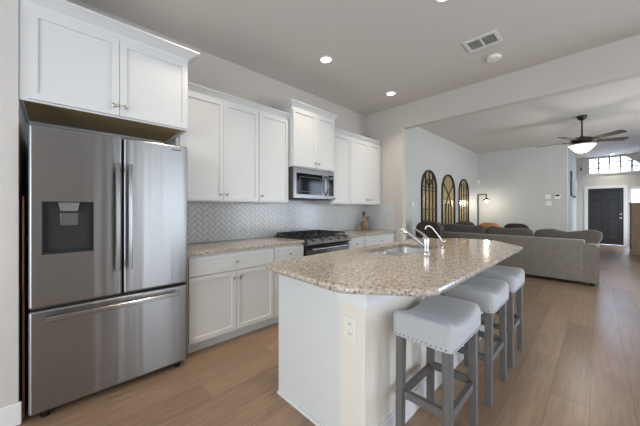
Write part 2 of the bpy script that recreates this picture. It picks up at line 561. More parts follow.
def window(name, y0, y1, z0, z1, ny, nz, clip=None):
    fr = nb()
    t = 0.035
    xw = XD + 0.03
    outline = [(y0, z0), (y1, z0), (y1, z1), (y0, z1)] if clip is None else [(y0, z0), (y1, z0), (y1, z1), (clip[0], z1), (y0, clip[1])]
    N = len(outline)
    cx = sum(p[0] for p in outline) / N; cz = sum(p[1] for p in outline) / N
    inn = [(p[0] + (t if p[0] < cx else -t) * (1 if abs(p[0] - cx) > 0.25 * (y1 - y0) or N == 4 else 0.4), p[1] + (t if p[1] < cz else -t)) for p in outline]
    if clip is not None:
        inn[4] = (y0 + t, clip[1] - 0.01); inn[3] = (clip[0] + 0.01, z1 - t)
    vo = [[fr.verts.new((x, p[0], p[1])) for p in outline] for x in (xw, xw + 0.05)]
    vi = [[fr.verts.new((x, p[0], p[1])) for p in inn] for x in (xw, xw + 0.05)]
    for i in range(N):
        j = (i + 1) % N
        fr.faces.new((vo[0][i], vo[0][j], vi[0][j], vi[0][i])); fr.faces.new((vo[1][i], vo[1][j], vi[1][j], vi[1][i]))
        fr.faces.new((vo[0][i], vo[0][j], vo[1][j], vo[1][i])); fr.faces.new((vi[0][i], vi[0][j], vi[1][j], vi[1][i]))
    w = struct(name, fr, M['trim'])
    g = nb()
    for k in range(1, ny):
        y = y0 + (y1 - y0) * k / ny
        zt = z1 - t if clip is None or y > clip[0] else clip[1] + (z1 - clip[1]) * (y - y0) / (clip[0] - y0) - t
        box(g, xw + 0.012, xw + 0.038, y - 0.032, y + 0.032, z0 + t * 0.6, zt)
    for k in range(1, nz):
        z = z0 + (z1 - z0) * k / nz
        ya = y0 + t * 0.6
        if clip is not None and z > clip[1]: ya = y0 + (clip[0] - y0) * (z - clip[1]) / (z1 - clip[1]) + t
        box(g, xw + 0.010, xw + 0.040, ya, y1 - t * 0.6, z - 0.028, z + 0.028)
    if ny > 1 or nz > 1: obj('muntin_grid', g, M['muntin'], w)
    else: g.free()
    p = nb()
    f = p.faces.new([p.verts.new((xw + 0.025, a, b)) for a, b in inn])
    r = bmesh.ops.extrude_face_region(p, geom=[f])
    bmesh.ops.translate(p, verts=[v for v in r['geom'] if isinstance(v, bmesh.types.BMVert)], vec=(0.006, 0, 0))
    obj('pane', p, M['glass'], w)
    return w


w1 = window('window_1', TY0, TY1, TZ0, TZ1, 5, 3, clip=(-0.69, 2.80))
bm = nb(); box(bm, XD - 0.03, XD + 0.03, TY0 - 0.03, TY1 + 0.05, TZ0 - 0.05, TZ0, bev=0.006)
obj('window_sill', bm, M['trim'], w1)
window('window_2', *SIDE, 1, 1)
bm = nb()
for b in ((XD - 0.02, XD, SIDE[0] - 0.06, SIDE[0], 0, SIDE[3]), (XD - 0.02, XD, SIDE[1], SIDE[1] + 0.05, 0, SIDE[3]), (XD - 0.02, XD, SIDE[0], SIDE[1], SIDE[3], SIDE[3] + 0.06)):
    box(bm, *b)
struct('trim_3', bm, M['trim'])

# ------------------------------------------------------------------ herringbone backsplash
def clip_poly(poly, x0, x1, y0, y1):
    for ax, lim, sg in ((0, x0, 1), (0, x1, -1), (1, y0, 1), (1, y1, -1)):
        out = []
        for i in range(len(poly)):
            a = poly[i - 1]; b = poly[i]
            ia = (a[ax] - lim) * sg >= 0; ib = (b[ax] - lim) * sg >= 0
            if ia != ib:
                t = (lim - a[ax]) / (b[ax] - a[ax])
                out.append((a[0] + (b[0] - a[0]) * t, a[1] + (b[1] - a[1]) * t))
            if ib: out.append(b)
        poly = out
        if len(poly) < 3: return None
    return poly


def herring(u0, u1, v0, v1, W=0.047, n=2, gap=0.0045):
    polys = []
    c, s = math.cos(PI / 4), math.sin(PI / 4)
    R = int((u1 - u0 + v1 - v0) / W) + 8
    for m_ in range(-R // n, R // n + 1):
        for k in range(-R, R + 1):
            ox, oy = k + m_ * n, k - m_ * n
            for (ax, ay, bx, by) in ((ox, oy, ox + n, oy + 1), (ox, oy + 1, ox + 1, oy + 1 + n)):
                g = gap / 2
                q = [(ax * W + g, ay * W + g), (bx * W - g, ay * W + g), (bx * W - g, by * W - g), (ax * W + g, by * W - g)]
                q = [(u0 + x * c - y * s, v0 + x * s + y * c) for x, y in q]
                if max(p[0] for p in q) < u0 or min(p[0] for p in q) > u1 or max(p[1] for p in q) < v0 or min(p[1] for p in q) > v1: continue
                p = clip_poly(q, u0 + 0.001, u1 - 0.001, v0 + 0.001, v1 - 0.001)
                if p: polys.append(p)
    return polys


def splash(name, u0, u1, v0, v1, back, axis, label):
    bm = nb()
    th = 0.008
    if axis == 'y': box(bm, u0, u1, back - 0.004, back, v0, v1)
    else: box(bm, back - 0.004, back, u0, u1, v0, v1)
    nf = len(bm.faces)
    for p in herring(u0, u1, v0, v1):
        try: prism(bm, p, back - th, back - 0.003, axis)
        except Exception: pass
    bm.faces.ensure_lookup_table()
    for i, f in enumerate(bm.faces): f.material_index = 0 if i < nf else 1
    return obj(name, bm, [M['grout'], M['tile']], label=label, cat='backsplash')


CT = 0.914
splash('tile_backsplash', 0.80, XP - 0.001, CT + 0.002, 1.48, YB - 0.001, 'y', 'pale herringbone tile backsplash on the long wall behind the range')
splash('tile_backsplash', 2.46, YB - 0.009, CT + 0.002, 1.372, XP - 0.001, 'x', 'short herringbone tile backsplash on the side wall beside the utensil crock')


# ------------------------------------------------------------------ cabinets
def knob(parent, x, y, z):
    bm = nb()
    mt = Matrix.Translation((x, y, z)) @ Matrix.Rotation(PI / 2, 4, 'X')
    lathe(bm, [(0.006, 0), (0.006, 0.012), (0.013, 0.018), (0.014, 0.024), (0.009, 0.029), (0, 0.030)], n=14, mtx=mt)
    return obj('knob', bm, M['nickel'], parent, smooth=True)


def crown(parent, x0, x1, yf, yb, z0, z1, proj, left=True, right=True):
    bm = nb()
    h = z1 - z0
    lv = [(0.002, z0), (0.006, z0 + 0.12 * h), (0.012, z0 + 0.2 * h), (proj * 0.55, z0 + 0.55 * h), (proj * 0.92, z0 + 0.8 * h), (proj, z0 + 0.83 * h), (proj, z1)]
    rings = []
    for o, z in lv:
        a = x0 - (o if left else 0); b = x1 + (o if right else 0)
        rings.append([bm.verts.new(p) for p in ((a, yb, z), (a, yf - o, z), (b, yf - o, z), (b, yb, z))])
    for r, s in zip(rings, rings[1:]):
        for i in range(4):
            bm.faces.new((r[i], r[(i + 1) % 4], s[(i + 1) % 4], s[i]))
    bm.faces.new(rings[0]); bm.faces.new(rings[-1][::-1])
    return obj('crown_moulding', bm, M['cab'], parent)


def wall_cab(label, x0, x1, yf, z0, z1, ztop, doors, proj=0.045, cl=False, cr=False, knob_z=None, pad_l=0.0, raw=True, overlap=0.0):
    """yf = face-frame plane; doors stand 20 mm proud.  doors: list of (xa, xb, knob side)"""
    t = thing('wall_cabinet', label, 'cabinet', ((x0 + x1) / 2, YB, z0))
    bm = nb()
    box(bm, x0, x1, yf, YB - 0.001, z0, z1)
    # recessed underside
    f = [f for f in bm.faces if f.normal.z < -0.9][0]
    r = bmesh.ops.inset_individual(bm, faces=[f], thickness=0.018, depth=0)
    bmesh.ops.inset_individual(bm, faces=[f], thickness=0.001, depth=-0.02)
    f.material_index = 1 if raw else 0
    obj('carcass', bm, [M['cab'], M['raw']], t)
    for xa, xb, side in doors:
        d = obj('door', shaker(xa + 0.0015, xb - 0.0015, z0 + 0.012, z1 - 0.03, yf - 0.02), M['cab'], t)
        kx = xa + 0.033 if side == 'l' else xb - 0.033
        knob(d, kx, yf - 0.02, knob_z if knob_z else z0 + 0.075)
    crown(t, x0, x1, yf, YB - 0.001, z1, ztop, proj, cl, cr)
    return t


FZ = 1.945
wall_cab('deep white two-door cabinet hung above the refrigerator', XA + 0.002, 0.812, 2.43, FZ, 2.535, 2.605, [(-0.112, 0.34, 'r'), (0.34, 0.806, 'l')], proj=0.075, cl=False, cr=True, knob_z=2.02)
UZ = 1.362
wall_cab('tall white two-door wall cabinet just right of the refrigerator', 0.815, 1.69, 2.75, UZ, 2.435, 2.485, [(0.84, 1.267, 'r'), (1.267, 1.688, 'l')])
wall_cab('narrow white single-door wall cabinet on the left of the microwave', 1.692, 2.128, 2.75, UZ, 2.435, 2.485, [(1.694, 2.118, 'l')])
wall_cab('raised white two-door wall cabinet directly above the microwave', 2.13, 2.91, 2.68, 1.822, 2.58, 2.64, [(2.14, 2.547, 'r'), (2.547, 2.902, 'l')], proj=0.05, cl=True, cr=True)
wall_cab('narrow white single-door wall cabinet on the right of the microwave', 2.912, 3.36, 2.75, UZ, 2.435, 2.485, [(2.93, 3.357, 'l')])
wall_cab('white two-door wall cabinet in the corner above the utensil crock', 3.362, 4.21, 2.75, UZ, 2.435, 2.485, [(3.364, 3.822, 'r'), (3.822, 4.2, 'l')])


def base_cab(label, x0, x1, drawers, doors, yf=2.47):
    t = thing('base_cabinet', label, 'cabinet', ((x0 + x1) / 2, 2.8, 0))
    obj('carcass', BX(x0, x1, yf, YB - 0.012, 0.105, 0.878), M['cab'], t)
    obj('toe_kick', BX(x0, x1, yf + 0.075, YB - 0.012, 0.0, 0.105), M['cab'], t)
    for xa, xb in drawers:
        d = obj('drawer', shaker(xa, xb, 0.698, 0.858, yf - 0.02, rail=0.04), M['cab'], t)
        knob(d, (xa + xb) / 2, yf - 0.02, 0.778)
    for xa, xb, side in doors:
        d = obj('door', shaker(xa, xb, 0.118, 0.688, yf - 0.02), M['cab'], t)
        knob(d, xa + 0.03 if side == 'l' else xb - 0.03, yf - 0.02, 0.625)
    return t


base_cab('white base cabinet with one wide drawer over two doors beside the refrigerator', 0.815, 1.705, [(0.83, 1.70)], [(0.83, 1.263, 'r'), (1.267, 1.70, 'l')])
base_cab('narrow white base cabinet with a drawer on the left of the range', 1.708, 2.132, [(1.713, 2.125)], [(1.713, 2.125, 'l')])
base_cab('narrow white base cabinet with a drawer on the right of the range', 2.925, 3.36, [(2.932, 3.355)], [(2.932, 3.355, 'r')])
base_cab('white corner base cabinet with a wide drawer under the utensil crock', 3.363, 4.225, [(3.37, 4.2)], [(3.37, 3.783, 'r'), (3.787, 4.2, 'l')])

for x0, x1, lb in ((0.80, 2.134, 'beige granite countertop between the refrigerator and the range'), (2.923, XP - 0.009, 'short beige granite countertop between the range and the side wall')):
    bm = nb(); box(bm, x0, x1, 2.435, YB - 0.009, 0.879, CT, bev=0.006)
    obj('countertop', bm, M['granite'], label=lb, cat='countertop', origin=((x0 + x1) / 2, 2.75, 0.879))

# ------------------------------------------------------------------ refrigerator
fr = thing('refrigerator', 'stainless steel french-door refrigerator with ice dispenser standing in the alcove', 'refrigerator', (0.34, 2.7, 0))
FX0, FX1, FM, FY = -0.108, 0.79, 0.352, 2.36
obj('body', BX(FX0 + 0.005, FX1 - 0.005, 2.445, 3.05, 0.04, 1.765, bev=0.006), M['darkgrey'], fr)


def fdoor(x0, x1, z0, z1, hole=None):
    bm = nb()
    box(bm, x0, x1, FY, FY + 0.08, z0, z1, bev=0.016, seg=4)
    return bm


ld = fdoor(FX0, FM - 0.004, 0.681, 1.795)
left_door = obj('door', ld, M['steel'], fr, smooth=30)
# cut the dispenser recess
cut = obj('cutter', BX(-0.05, 0.19, FY - 0.05, FY + 0.055, 1.008, 1.33), M['disp'])
md = left_door.modifiers.new('recess', 'BOOLEAN'); md.object = cut; md.operation = 'DIFFERENCE'; md.solver = 'EXACT'
bpy.context.view_layer.update()
dg = bpy.context.evaluated_depsgraph_get()
cut.location = (-ORIGIN[fr.name])
cut.location = (0, 0, 0)
bpy.context.view_layer.update()
nm_ = bpy.data.meshes.new_from_object(left_door.evaluated_get(bpy.context.evaluated_depsgraph_get()))
left_door.modifiers.clear(); left_door.data = nm_
left_door.data.set_sharp_from_angle(angle=math.radians(30))
cm = cut.data; bpy.data.objects.remove(cut); bpy.data.meshes.remove(cm)
right_door = obj('door', fdoor(FM + 0.004, FX1, 0.681, 1.795), M['steel'], fr, smooth=30)
drawer = obj('freezer_drawer', fdoor(FX0, FX1, 0.045, 0.668), M['steel'], fr, smooth=30)
for o_ in (left_door, right_door, drawer): flat_normals(o_)
obj('gasket', BX(FX0 + 0.015, FX1 - 0.015, FY + 0.03, 2.446, 0.05, 1.78), M['rubber'], fr)


def bar_handle(parent, a, b, wid, dep):
    """flat bowed bar between a and b with two posts behind it"""
    a = Vector(a); b = Vector(b); bm = nb()
    d = (b - a).normalized(); side = d.cross(Vector((0, -1, 0))).normalized()
    n = 12; rings = []
    for i in range(n + 1):
        t = i / n
        bow = 0.012 * math.sin(PI * t)
        p = a.lerp(b, t) + Vector((0, -bow, 0))
        w = wid / 2; th = 0.009
        rings.append([bm.verts.new(p + side * sx * w + Vector((0, sy * th, 0))) for sx, sy in ((-1, -0.4), (-0.7, -1), (0.7, -1), (1, -0.4), (1, 1), (-1, 1))])
    for r, s in zip(rings, rings[1:]):
        for i in range(6): bm.faces.new((r[i], r[(i + 1) % 6], s[(i + 1) % 6], s[i]))
    bm.faces.new(rings[0]); bm.faces.new(rings[-1][::-1])
    for t in (0.05, 0.95):
        p = a.lerp(b, t)
        box(bm, p.x - 0.011, p.x + 0.011, p.y, p.y + dep, p.z - 0.011, p.z + 0.011)
    return obj('handle', bm, M['steel_h'], parent, smooth=30)


bar_handle(left_door, (0.316, FY - 0.055, 0.86), (0.316, FY - 0.055, 1.60), 0.028, 0.056)
bar_handle(right_door, (0.386, FY - 0.055, 0.86), (0.386, FY - 0.055, 1.60), 0.028, 0.056)
bar_handle(drawer, (-0.03, FY - 0.055, 0.622), (0.71, FY - 0.055, 0.622), 0.03, 0.056)
dsp = obj('dispenser', BX(-0.049, 0.189, FY + 0.052, FY + 0.056, 1.009, 1.329), M['disp'], fr)
bm = nb()
for b in ((-0.052, -0.046, 1.006, 1.332), (0.186, 0.192, 1.006, 1.332), (-0.046, 0.186, 1.326, 1.332), (-0.046, 0.186, 1.006, 1.013)):
    box(bm, b[0], b[1], FY - 0.002, FY + 0.05, b[2], b[3])
obj('dispenser_frame', bm, M['rubber'], dsp)
bm = nb(); prism(bm, [(0.02, 1.327), (0.122, 1.327), (0.112, 1.272), (0.03, 1.272)], FY + 0.004, FY + 0.05, 'y')
obj('ice_chute', bm, M['steel_h'], dsp)
bm = nb(); box(bm, 0.028, 0.116, FY + 0.03, FY + 0.04, 1.10, 1.262, bev=0.004, rot=Matrix.Rotation(0.06, 3, 'X'))
obj('dispenser_paddle', bm, M['darkgrey'], dsp)
obj('drip_tray', BX(-0.045, 0.185, FY + 0.004, FY + 0.052, 1.014, 1.022), M['rubber'], dsp)
obj('badge', BX(0.665, 0.735, FY - 0.0015, FY + 0.002, 1.752, 1.762), M['darkgrey'], right_door)
for x in (FX0 + 0.07, FX1 - 0.07):
    bm = nb(); lathe(bm, [(0.022, 0), (0.024, 0.012), (0.012, 0.016), (0.012, 0.05)], c=(x, FY + 0.05, 0), n=14)
    obj('levelling_foot', bm, M['rubber'], fr, smooth=True)
    bm = nb(); box(bm, x - 0.045, x + 0.045, 2.40, 2.52, 1.766, 1.80, bev=0.006)
    obj('hinge_cover', bm, M['darkgrey'], fr)
obj('kick_plate', BX(FX0 + 0.02, FX1 - 0.02, FY + 0.08, 2.50, 0.012, 0.05), M['rubber'], fr)
bm = nb(); box(bm, -0.1375, -0.1285, 2.45, 2.70, 0.78, 1.36, bev=0.003)
box(bm, -0.1375, -0.1285, 2.48, 2.52, 0.0, 0.79)
obj('tray_board', bm, M['redboard'], label='thin reddish brown board standing in the gap on the left of the refrigerator', cat='board', origin=(-0.133, 2.55, 0))

# ------------------------------------------------------------------ microwave
MX0, MX1, MY, MZ0, MZ1 = 2.145, 2.89, 2.665, 1.41, 1.818
mw = thing('microwave', 'stainless over-the-range microwave mounted under the raised cabinet', 'microwave', (2.52, 2.85, MZ0))
obj('case', BX(MX0, MX1, MY + 0.025, YB - 0.009, MZ0, MZ1, bev=0.004), M['darkgrey'], mw)
mdoor = obj('door', BX(MX0, 2.765, MY, MY + 0.024, MZ0 + 0.012, MZ1 - 0.002, bev=0.005), M['steel_d'], mw)
bm = nb(); box(bm, MX0 + 0.05, 2.66, MY - 0.003, MY + 0.004, MZ0 + 0.065, MZ1 - 0.07, bev=0.003)
win = obj('door_window', bm, M['bglass'], mdoor)
bm = nb()
for b in ((MX0 + 0.1, 2.63, MZ0 + 0.1, MZ0 + 0.106), (MX0 + 0.1, 2.63, MZ1 - 0.12, MZ1 - 0.114), (MX0 + 0.1, MX0 + 0.106, MZ0 + 0.1, MZ1 - 0.114), (2.624, 2.63, MZ0 + 0.1, MZ1 - 0.114)):
    box(bm, b[0], b[1], MY - 0.004, MY - 0.002, b[2], b[3])
obj('window_border', bm, M['darkgrey'], mdoor)
bm = nb()
hz = [MZ0 + 0.06 + (MZ1 - MZ0 - 0.12) * i / 10 for i in range(11)]
tube(bm, [(2.72, MY + 0.004 - 0.05 * math.sin(PI * i / 10) ** 0.6, hz[i]) for i in range(11)], 0.011, 10)
obj('handle', bm, M['steel_d'], mdoor, smooth=True)
cp = obj('control_panel', BX(2.768, MX1, MY, MY + 0.024, MZ0 + 0.012, MZ1 - 0.002, bev=0.004), M['steel_d'], mw)
obj('keypad', BX(2.782, 2.878, MY - 0.003, MY + 0.004, MZ0 + 0.06, MZ1 - 0.06), M['bglass'], cp)
for r in range(4):
    for c in range(3):
        obj('key', BX(2.797 + c * 0.031, 2.818 + c * 0.031, MY - 0.005, MY - 0.002, MZ0 + 0.08 + r * 0.034, MZ0 + 0.1 + r * 0.034), M['slot'], cp)
obj('display', BX(2.797, 2.88, MY - 0.005, MY - 0.002, MZ1 - 0.12, MZ1 - 0.08), M['darkgrey'], cp)
obj('vent_grille', BX(MX0, MX1, MY + 0.004, MY + 0.06, MZ0 - 0.0, MZ0 + 0.011), M['rubber'], mw)

# ------------------------------------------------------------------ gas range
RX0, RX1 = 2.138, 2.919
rg = thing('gas_range', 'black and stainless slide-in gas range with cast iron grates', 'range', (2.53, 2.75, 0))
obj('body', BX(RX0 + 0.004, RX1 - 0.004, 2.47, 3.055, 0.08, 0.90), M['black'], rg)
bm = nb(); box(bm, RX0, RX1, 2.43, 3.06, 0.90, 0.932, bev=0.006)
obj('cooktop', bm, M['black'], rg)
bm = nb(); prism(bm, [(2.435, 0.93), (2.395, 0.92), (2.375, 0.862), (2.385, 0.845), (2.475, 0.845), (2.475, 0.93)], RX0, RX1, 'x')
cpl = obj('control_panel', bm, M['steel_d'], rg)
for k in range(5):
    x = RX0 + 0.09 + k * (RX1 - RX0 - 0.18) / 4
    bm = nb()
    mt = Matrix.Translation((x, 2.40, 0.905)) @ Matrix.Rotation(math.radians(62), 4, 'X')
    lathe(bm, [(0.026, 0), (0.026, 0.008), (0.02, 0.012), (0.021, 0.034), (0.016, 0.038), (0, 0.038)], n=16, mtx=mt)
    obj('knob', bm, M['steel_d'], cpl, smooth=30)
bm = nb(); box(bm, RX0, RX1, 2.41, 2.47, 0.25, 0.835, bev=0.006)
od = obj('oven_door', bm, M['black'], rg)
obj('door_band', BX(RX0 + 0.004, RX1 - 0.004, 2.402, 2.412, 0.70, 0.79), M['steel_d'], od)
obj('oven_window', BX(RX0 + 0.1, RX1 - 0.1, 2.403, 2.412, 0.34, 0.66), M['bglass'], od)
bm = nb(); tube(bm, [(RX0 + 0.05, 2.36, 0.80), (RX1 - 0.05, 2.36, 0.80)], 0.015, 12)
for x in (RX0 + 0.08, RX1 - 0.08): box(bm, x - 0.012, x + 0.012, 2.36, 2.411, 0.79, 0.81)
obj('handle', bm, M['steel_h'], od, smooth=40)
obj('storage_drawer', BX(RX0, RX1, 2.415, 2.47, 0.09, 0.24, bev=0.005), M['steel'], rg)
gw = (RX1 - RX0 - 0.02) / 3
for k in range(3):
    gx0 = RX0 + 0.01 + k * gw + 0.003; gx1 = gx0 + gw - 0.006
    bm = nb()
    z0, z1 = 0.952, 0.968
    for x in (gx0, (gx0 + gx1) / 2 - 0.006, gx1 - 0.012): box(bm, x, x + 0.012, 2.475, 3.02, z0, z1)
    for y in (2.475, 2.60, 2.74, 2.88, 3.008): box(bm, gx0, gx1, y, y + 0.012, z0, z1)
    for x in (gx0, gx1 - 0.012):
        for y in (2.475, 3.008): box(bm, x, x + 0.012, y, y + 0.012, 0.931, z0)
    obj('grate', bm, M['iron'], rg)
    for y in ((2.60, 2.88) if k != 1 else (2.74,)):
        bm = nb(); lathe(bm, [(0.05, 0.931), (0.05, 0.94), (0.036, 0.942), (0.036, 0.95), (0, 0.951)], c=((gx0 + gx1) / 2, y + 0.006, 0), n=18)
        obj('burner_cap', bm, M['iron'], rg, smooth=30)

# ------------------------------------------------------------------ island
IX0, IX1 = 1.123, 3.38
isl = thing('kitchen_island', 'white kitchen island with a beige half wall along the stool side', 'kitchen island', (2.2, 1.2, 0))
bm = nb(); box(bm, IX0, IX1, 0.992, 1.56, 0.0, 0.60)
f = [f for f in bm.faces if f.normal.z > 0.9][0]
# open box top leaves room for the sink bowls
obj('cabinet_body', bm, M['cab'], isl)
bm = nb()
for b in ((IX0, IX0 + 0.02, 0.992, 1.56), (IX1 - 0.02, IX1, 0.992, 1.56), (IX0 + 0.02, IX1 - 0.02, 0.992, 1.012), (IX0 + 0.02, IX1 - 0.02, 1.54, 1.56)):
    box(bm, b[0], b[1], b[2], b[3], 0.60, 0.888)
obj('upper_panel', bm, M['cab'], isl)
obj('half_wall', BX(IX0, IX1, 0.82, 0.992, 0.0, 0.888), M['pony'], isl)


def apron_ring(z0, z1, o):
    bm = nb()
    outer = [(IX0 - o, 0.992), (IX0 - o, 0.82 - o), (IX1 + o, 0.82 - o), (IX1 + o, 0.992)]
    inner = [(IX1, 0.992), (IX1, 0.82), (IX0, 0.82), (IX0, 0.992)]
    prism(bm, outer + inner, z0, z1)
    return bm


bm = apron_ring(0.80, 0.888, 0.022)
obj('apron_trim', bm, M['trim'], isl)
obj('apron_bead', apron_ring(0.785, 0.80, 0.012), M['trim'], isl)
bm = nb(); box(bm, IX0 - 0.016, IX1 + 0.016, 0.804, 0.82, 0, 0.13, bev=0.004)
obj('baseboard', bm, M['trim'], isl)
bm = nb(); box(bm, IX0 - 0.012, IX0, 0.82, 1.56, 0, 0.022, bev=0.003)
obj('shoe_moulding', bm, M['trim'], isl)
for k in range(4):
    xa = IX0 + 0.03 + k * (IX1 - IX0 - 0.06) / 4; xb = xa + (IX1 - IX0 - 0.06) / 4 - 0.006
    bm = nb(); box(bm, xa, xb, 1.56, 1.575, 0.11, 0.86)
    obj('door', bm, M['cab'], isl)
bm = nb(); box(bm, IX0 - 0.006, IX0, 0.875, 0.957, 0.592, 0.716, bev=0.002)
op = obj('outlet_plate', bm, M['almond'], isl, label='almond outlet plate')
for z in (0.628, 0.680):
    bm = nb(); box(bm, IX0 - 0.009, IX0 - 0.005, 0.896, 0.936, z - 0.018, z + 0.018, bev=0.002)
    obj('socket', bm, M['almond'], op)
    for y in (0.908, 0.922):
        obj('slot', BX(IX0 - 0.0095, IX0 - 0.0085, y - 0.002, y + 0.002, z - 0.007, z + 0.007), M['vent'], op)

# countertop with sink cut-out
TOPZ, TH = 0.925, 0.036
SX0, SX1, SY0, SY1 = 1.87, 2.62, 1.045, 1.43
outline = fillet([(0.972, 1.578), (0.943, 0.84), (1.21, 0.503), (3.22, 0.500), (3.61, 0.82), (3.61, 1.16), (3.20, 1.585)], [0.14, 0.14, 0.14, 0.03, 0.05, 0.2, 0.25], 8)
hole = fillet([(SX0, SY0), (SX1, SY0), (SX1, SY1), (SX0, SY1)], [0.06] * 4, 6)


def slab_with_hole(outer, inner, z0, z1, bev):
    bm = nb()
    def loop(pts, z, off=0):
        return [bm.verts.new((p[0], p[1], z)) for p in pts]
    def shrink(pts, d):
        n = len(pts); out = []
        for i in range(n):
            a = Vector(pts[i - 1]); p = Vector(pts[i]); b = Vector(pts[(i + 1) % n])
            t = (b - a).normalized(); nrm = Vector((-t.y, t.x))
            out.append(tuple(p + nrm * d))
        return out
    ar = sum(outer[i - 1][0] * outer[i][1] - outer[i][0] * outer[i - 1][1] for i in range(len(outer)))
    if ar < 0: outer = outer[::-1]
    lv = [(bev, z1), (bev * 0.3, z1 - bev * 0.3), (0, z1 - bev), (0, z0 + bev), (bev * 0.3, z0 + bev * 0.3), (bev, z0)]
    loops = [loop(shrink(outer, o), z) for o, z in lv]
    n = len(outer)
    for a, b in zip(loops, loops[1:]):
        for i in range(n): bm.faces.new((a[i], a[(i + 1) % n], b[(i + 1) % n], b[i]))
    it = loop(inner, z1); ib = loop(inner, z0); m_ = len(inner)
    for i in range(m_): bm.faces.new((it[i], it[(i + 1) % m_], ib[(i + 1) % m_], ib[i]))
    for o, i_ in ((loops[0], it), (loops[-1], ib)):
        es = []
        for l in (o, i_):
            for k in range(len(l)):
                e = bm.edges.get((l[k], l[(k + 1) % len(l)])) or bm.edges.new((l[k], l[(k + 1) % len(l)]))
                es.append(e)
        bmesh.ops.triangle_fill(bm, edges=es, use_beauty=True)
    return bm


flat_normals(obj('island_countertop', slab_with_hole(outline, hole, TOPZ - TH, TOPZ, 0.014), M['granite'], smooth=25,
    label='large beige granite countertop with rounded corners on the island', cat='countertop', origin=(2.2, 1.0, TOPZ - TH)))

# sink: two bowls
snk = thing('kitchen_sink', 'double bowl stainless undermount sink set into the island countertop', 'sink', (2.14, 1.28, 0.7))


def bowl(x0, x1, y0, y1, ztop, zbot):
    bm = nb()
    lv = [(0.0, ztop, 0.05), (0.004, ztop - 0.1, 0.05), (0.012, zbot + 0.03, 0.06), (0.03, zbot + 0.006, 0.07), (0.06, zbot, 0.08)]
    loops = []
    for d, z, r in lv:
        pts = fillet([(x0 + d, y0 + d), (x1 - d, y0 + d), (x1 - d, y1 - d), (x0 + d, y1 - d)], [r] * 4, 5)
        loops.append([bm.verts.new((p[0], p[1], z)) for p in pts])
    # outside skin so that the bowl has a thickness
    for d, z, r in ((0.05, zbot - 0.004, 0.08), (0.02, zbot, 0.07), (-0.003, zbot + 0.03, 0.06), (-0.003, ztop, 0.05)):
        pts = fillet([(x0 + d, y0 + d), (x1 - d, y0 + d), (x1 - d, y1 - d), (x0 + d, y1 - d)], [r] * 4, 5)
        loops.append([bm.verts.new((p[0], p[1], z)) for p in pts])
    n = len(loops[0])
    for k, (a, b) in enumerate(zip(loops, loops[1:] + loops[:1])):
        if k == 4: continue
        for i in range(n): bm.faces.new((a[i], a[(i + 1) % n], b[(i + 1) % n], b[i]))
    bm.faces.new(loops[4]); bm.faces.new(loops[5])
    return bm


SZ = TOPZ - TH - 0.001
for x0, x1 in ((SX0 - 0.005, 2.235), (2.255, SX1 + 0.005)):
    obj('bowl', bowl(x0, x1, SY0 - 0.005, SY1 + 0.005, SZ, 0.70), M['sink'], snk, smooth=60)
    bm = nb(); lathe(bm, [(0.045, 0.7005), (0.045, 0.703), (0.02, 0.7035), (0, 0.7015)], c=((x0 + x1) / 2, 1.24, 0), n=18)
    obj('drain', bm, M['chrome'], snk, smooth=40)
bm = nb(); box(bm, 2.233, 2.257, SY0, SY1, SZ - 0.03, SZ - 0.012, bev=0.006)
obj('divider', bm, M['sink'], snk)

# main faucet
FXc, FYc = 2.15, 0.975
fa = thing('kitchen_faucet', 'chrome pull-out kitchen faucet with a top lever behind the sink', 'faucet', (FXc, FYc, TOPZ))
bm = nb(); lathe(bm, [(0.034, 0), (0.034, 0.006), (0.027, 0.012), (0.024, 0.03)], c=(FXc, FYc, TOPZ), n=20)
obj('base', bm, M['chrome'], fa, smooth=40)
bm = nb(); lathe(bm, [(0.023, 0.03), (0.024, 0.06), (0.027, 0.10), (0.026, 0.12), (0.018, 0.136), (0.0, 0.14)], c=(FXc, FYc, TOPZ), n=20)
obj('body', bm, M['chrome'], fa, smooth=40)
bm = nb()
tube(bm, [(FXc, FYc + 0.0, TOPZ + 0.055), (FXc - 0.005, FYc + 0.06, TOPZ + 0.098), (FXc - 0.011, FYc + 0.115, TOPZ + 0.137), (FXc - 0.015, FYc + 0.15, TOPZ + 0.16)], [0.022, 0.02, 0.018, 0.017], 14)
obj('spout', bm, M['chrome'], fa, smooth=50)
bm = nb()
tube(bm, [(FXc - 0.015, FYc + 0.15, TOPZ + 0.16), (FXc - 0.018, FYc + 0.175, TOPZ + 0.174), (FXc - 0.02, FYc + 0.20, TOPZ + 0.175), (FXc - 0.021, FYc + 0.215, TOPZ + 0.158)], [0.017, 0.021, 0.023, 0.02], 14)
obj('spray_head', bm, M['chrome'], fa, smooth=50)
bm = nb()
tube(bm, [(FXc, FYc, TOPZ + 0.136), (FXc - 0.004, FYc + 0.03, TOPZ + 0.162), (FXc - 0.012, FYc + 0.10, TOPZ + 0.205)], [0.013, 0.009, 0.006], 10)
obj('lever_handle', bm, M['chrome'], fa, smooth=50)

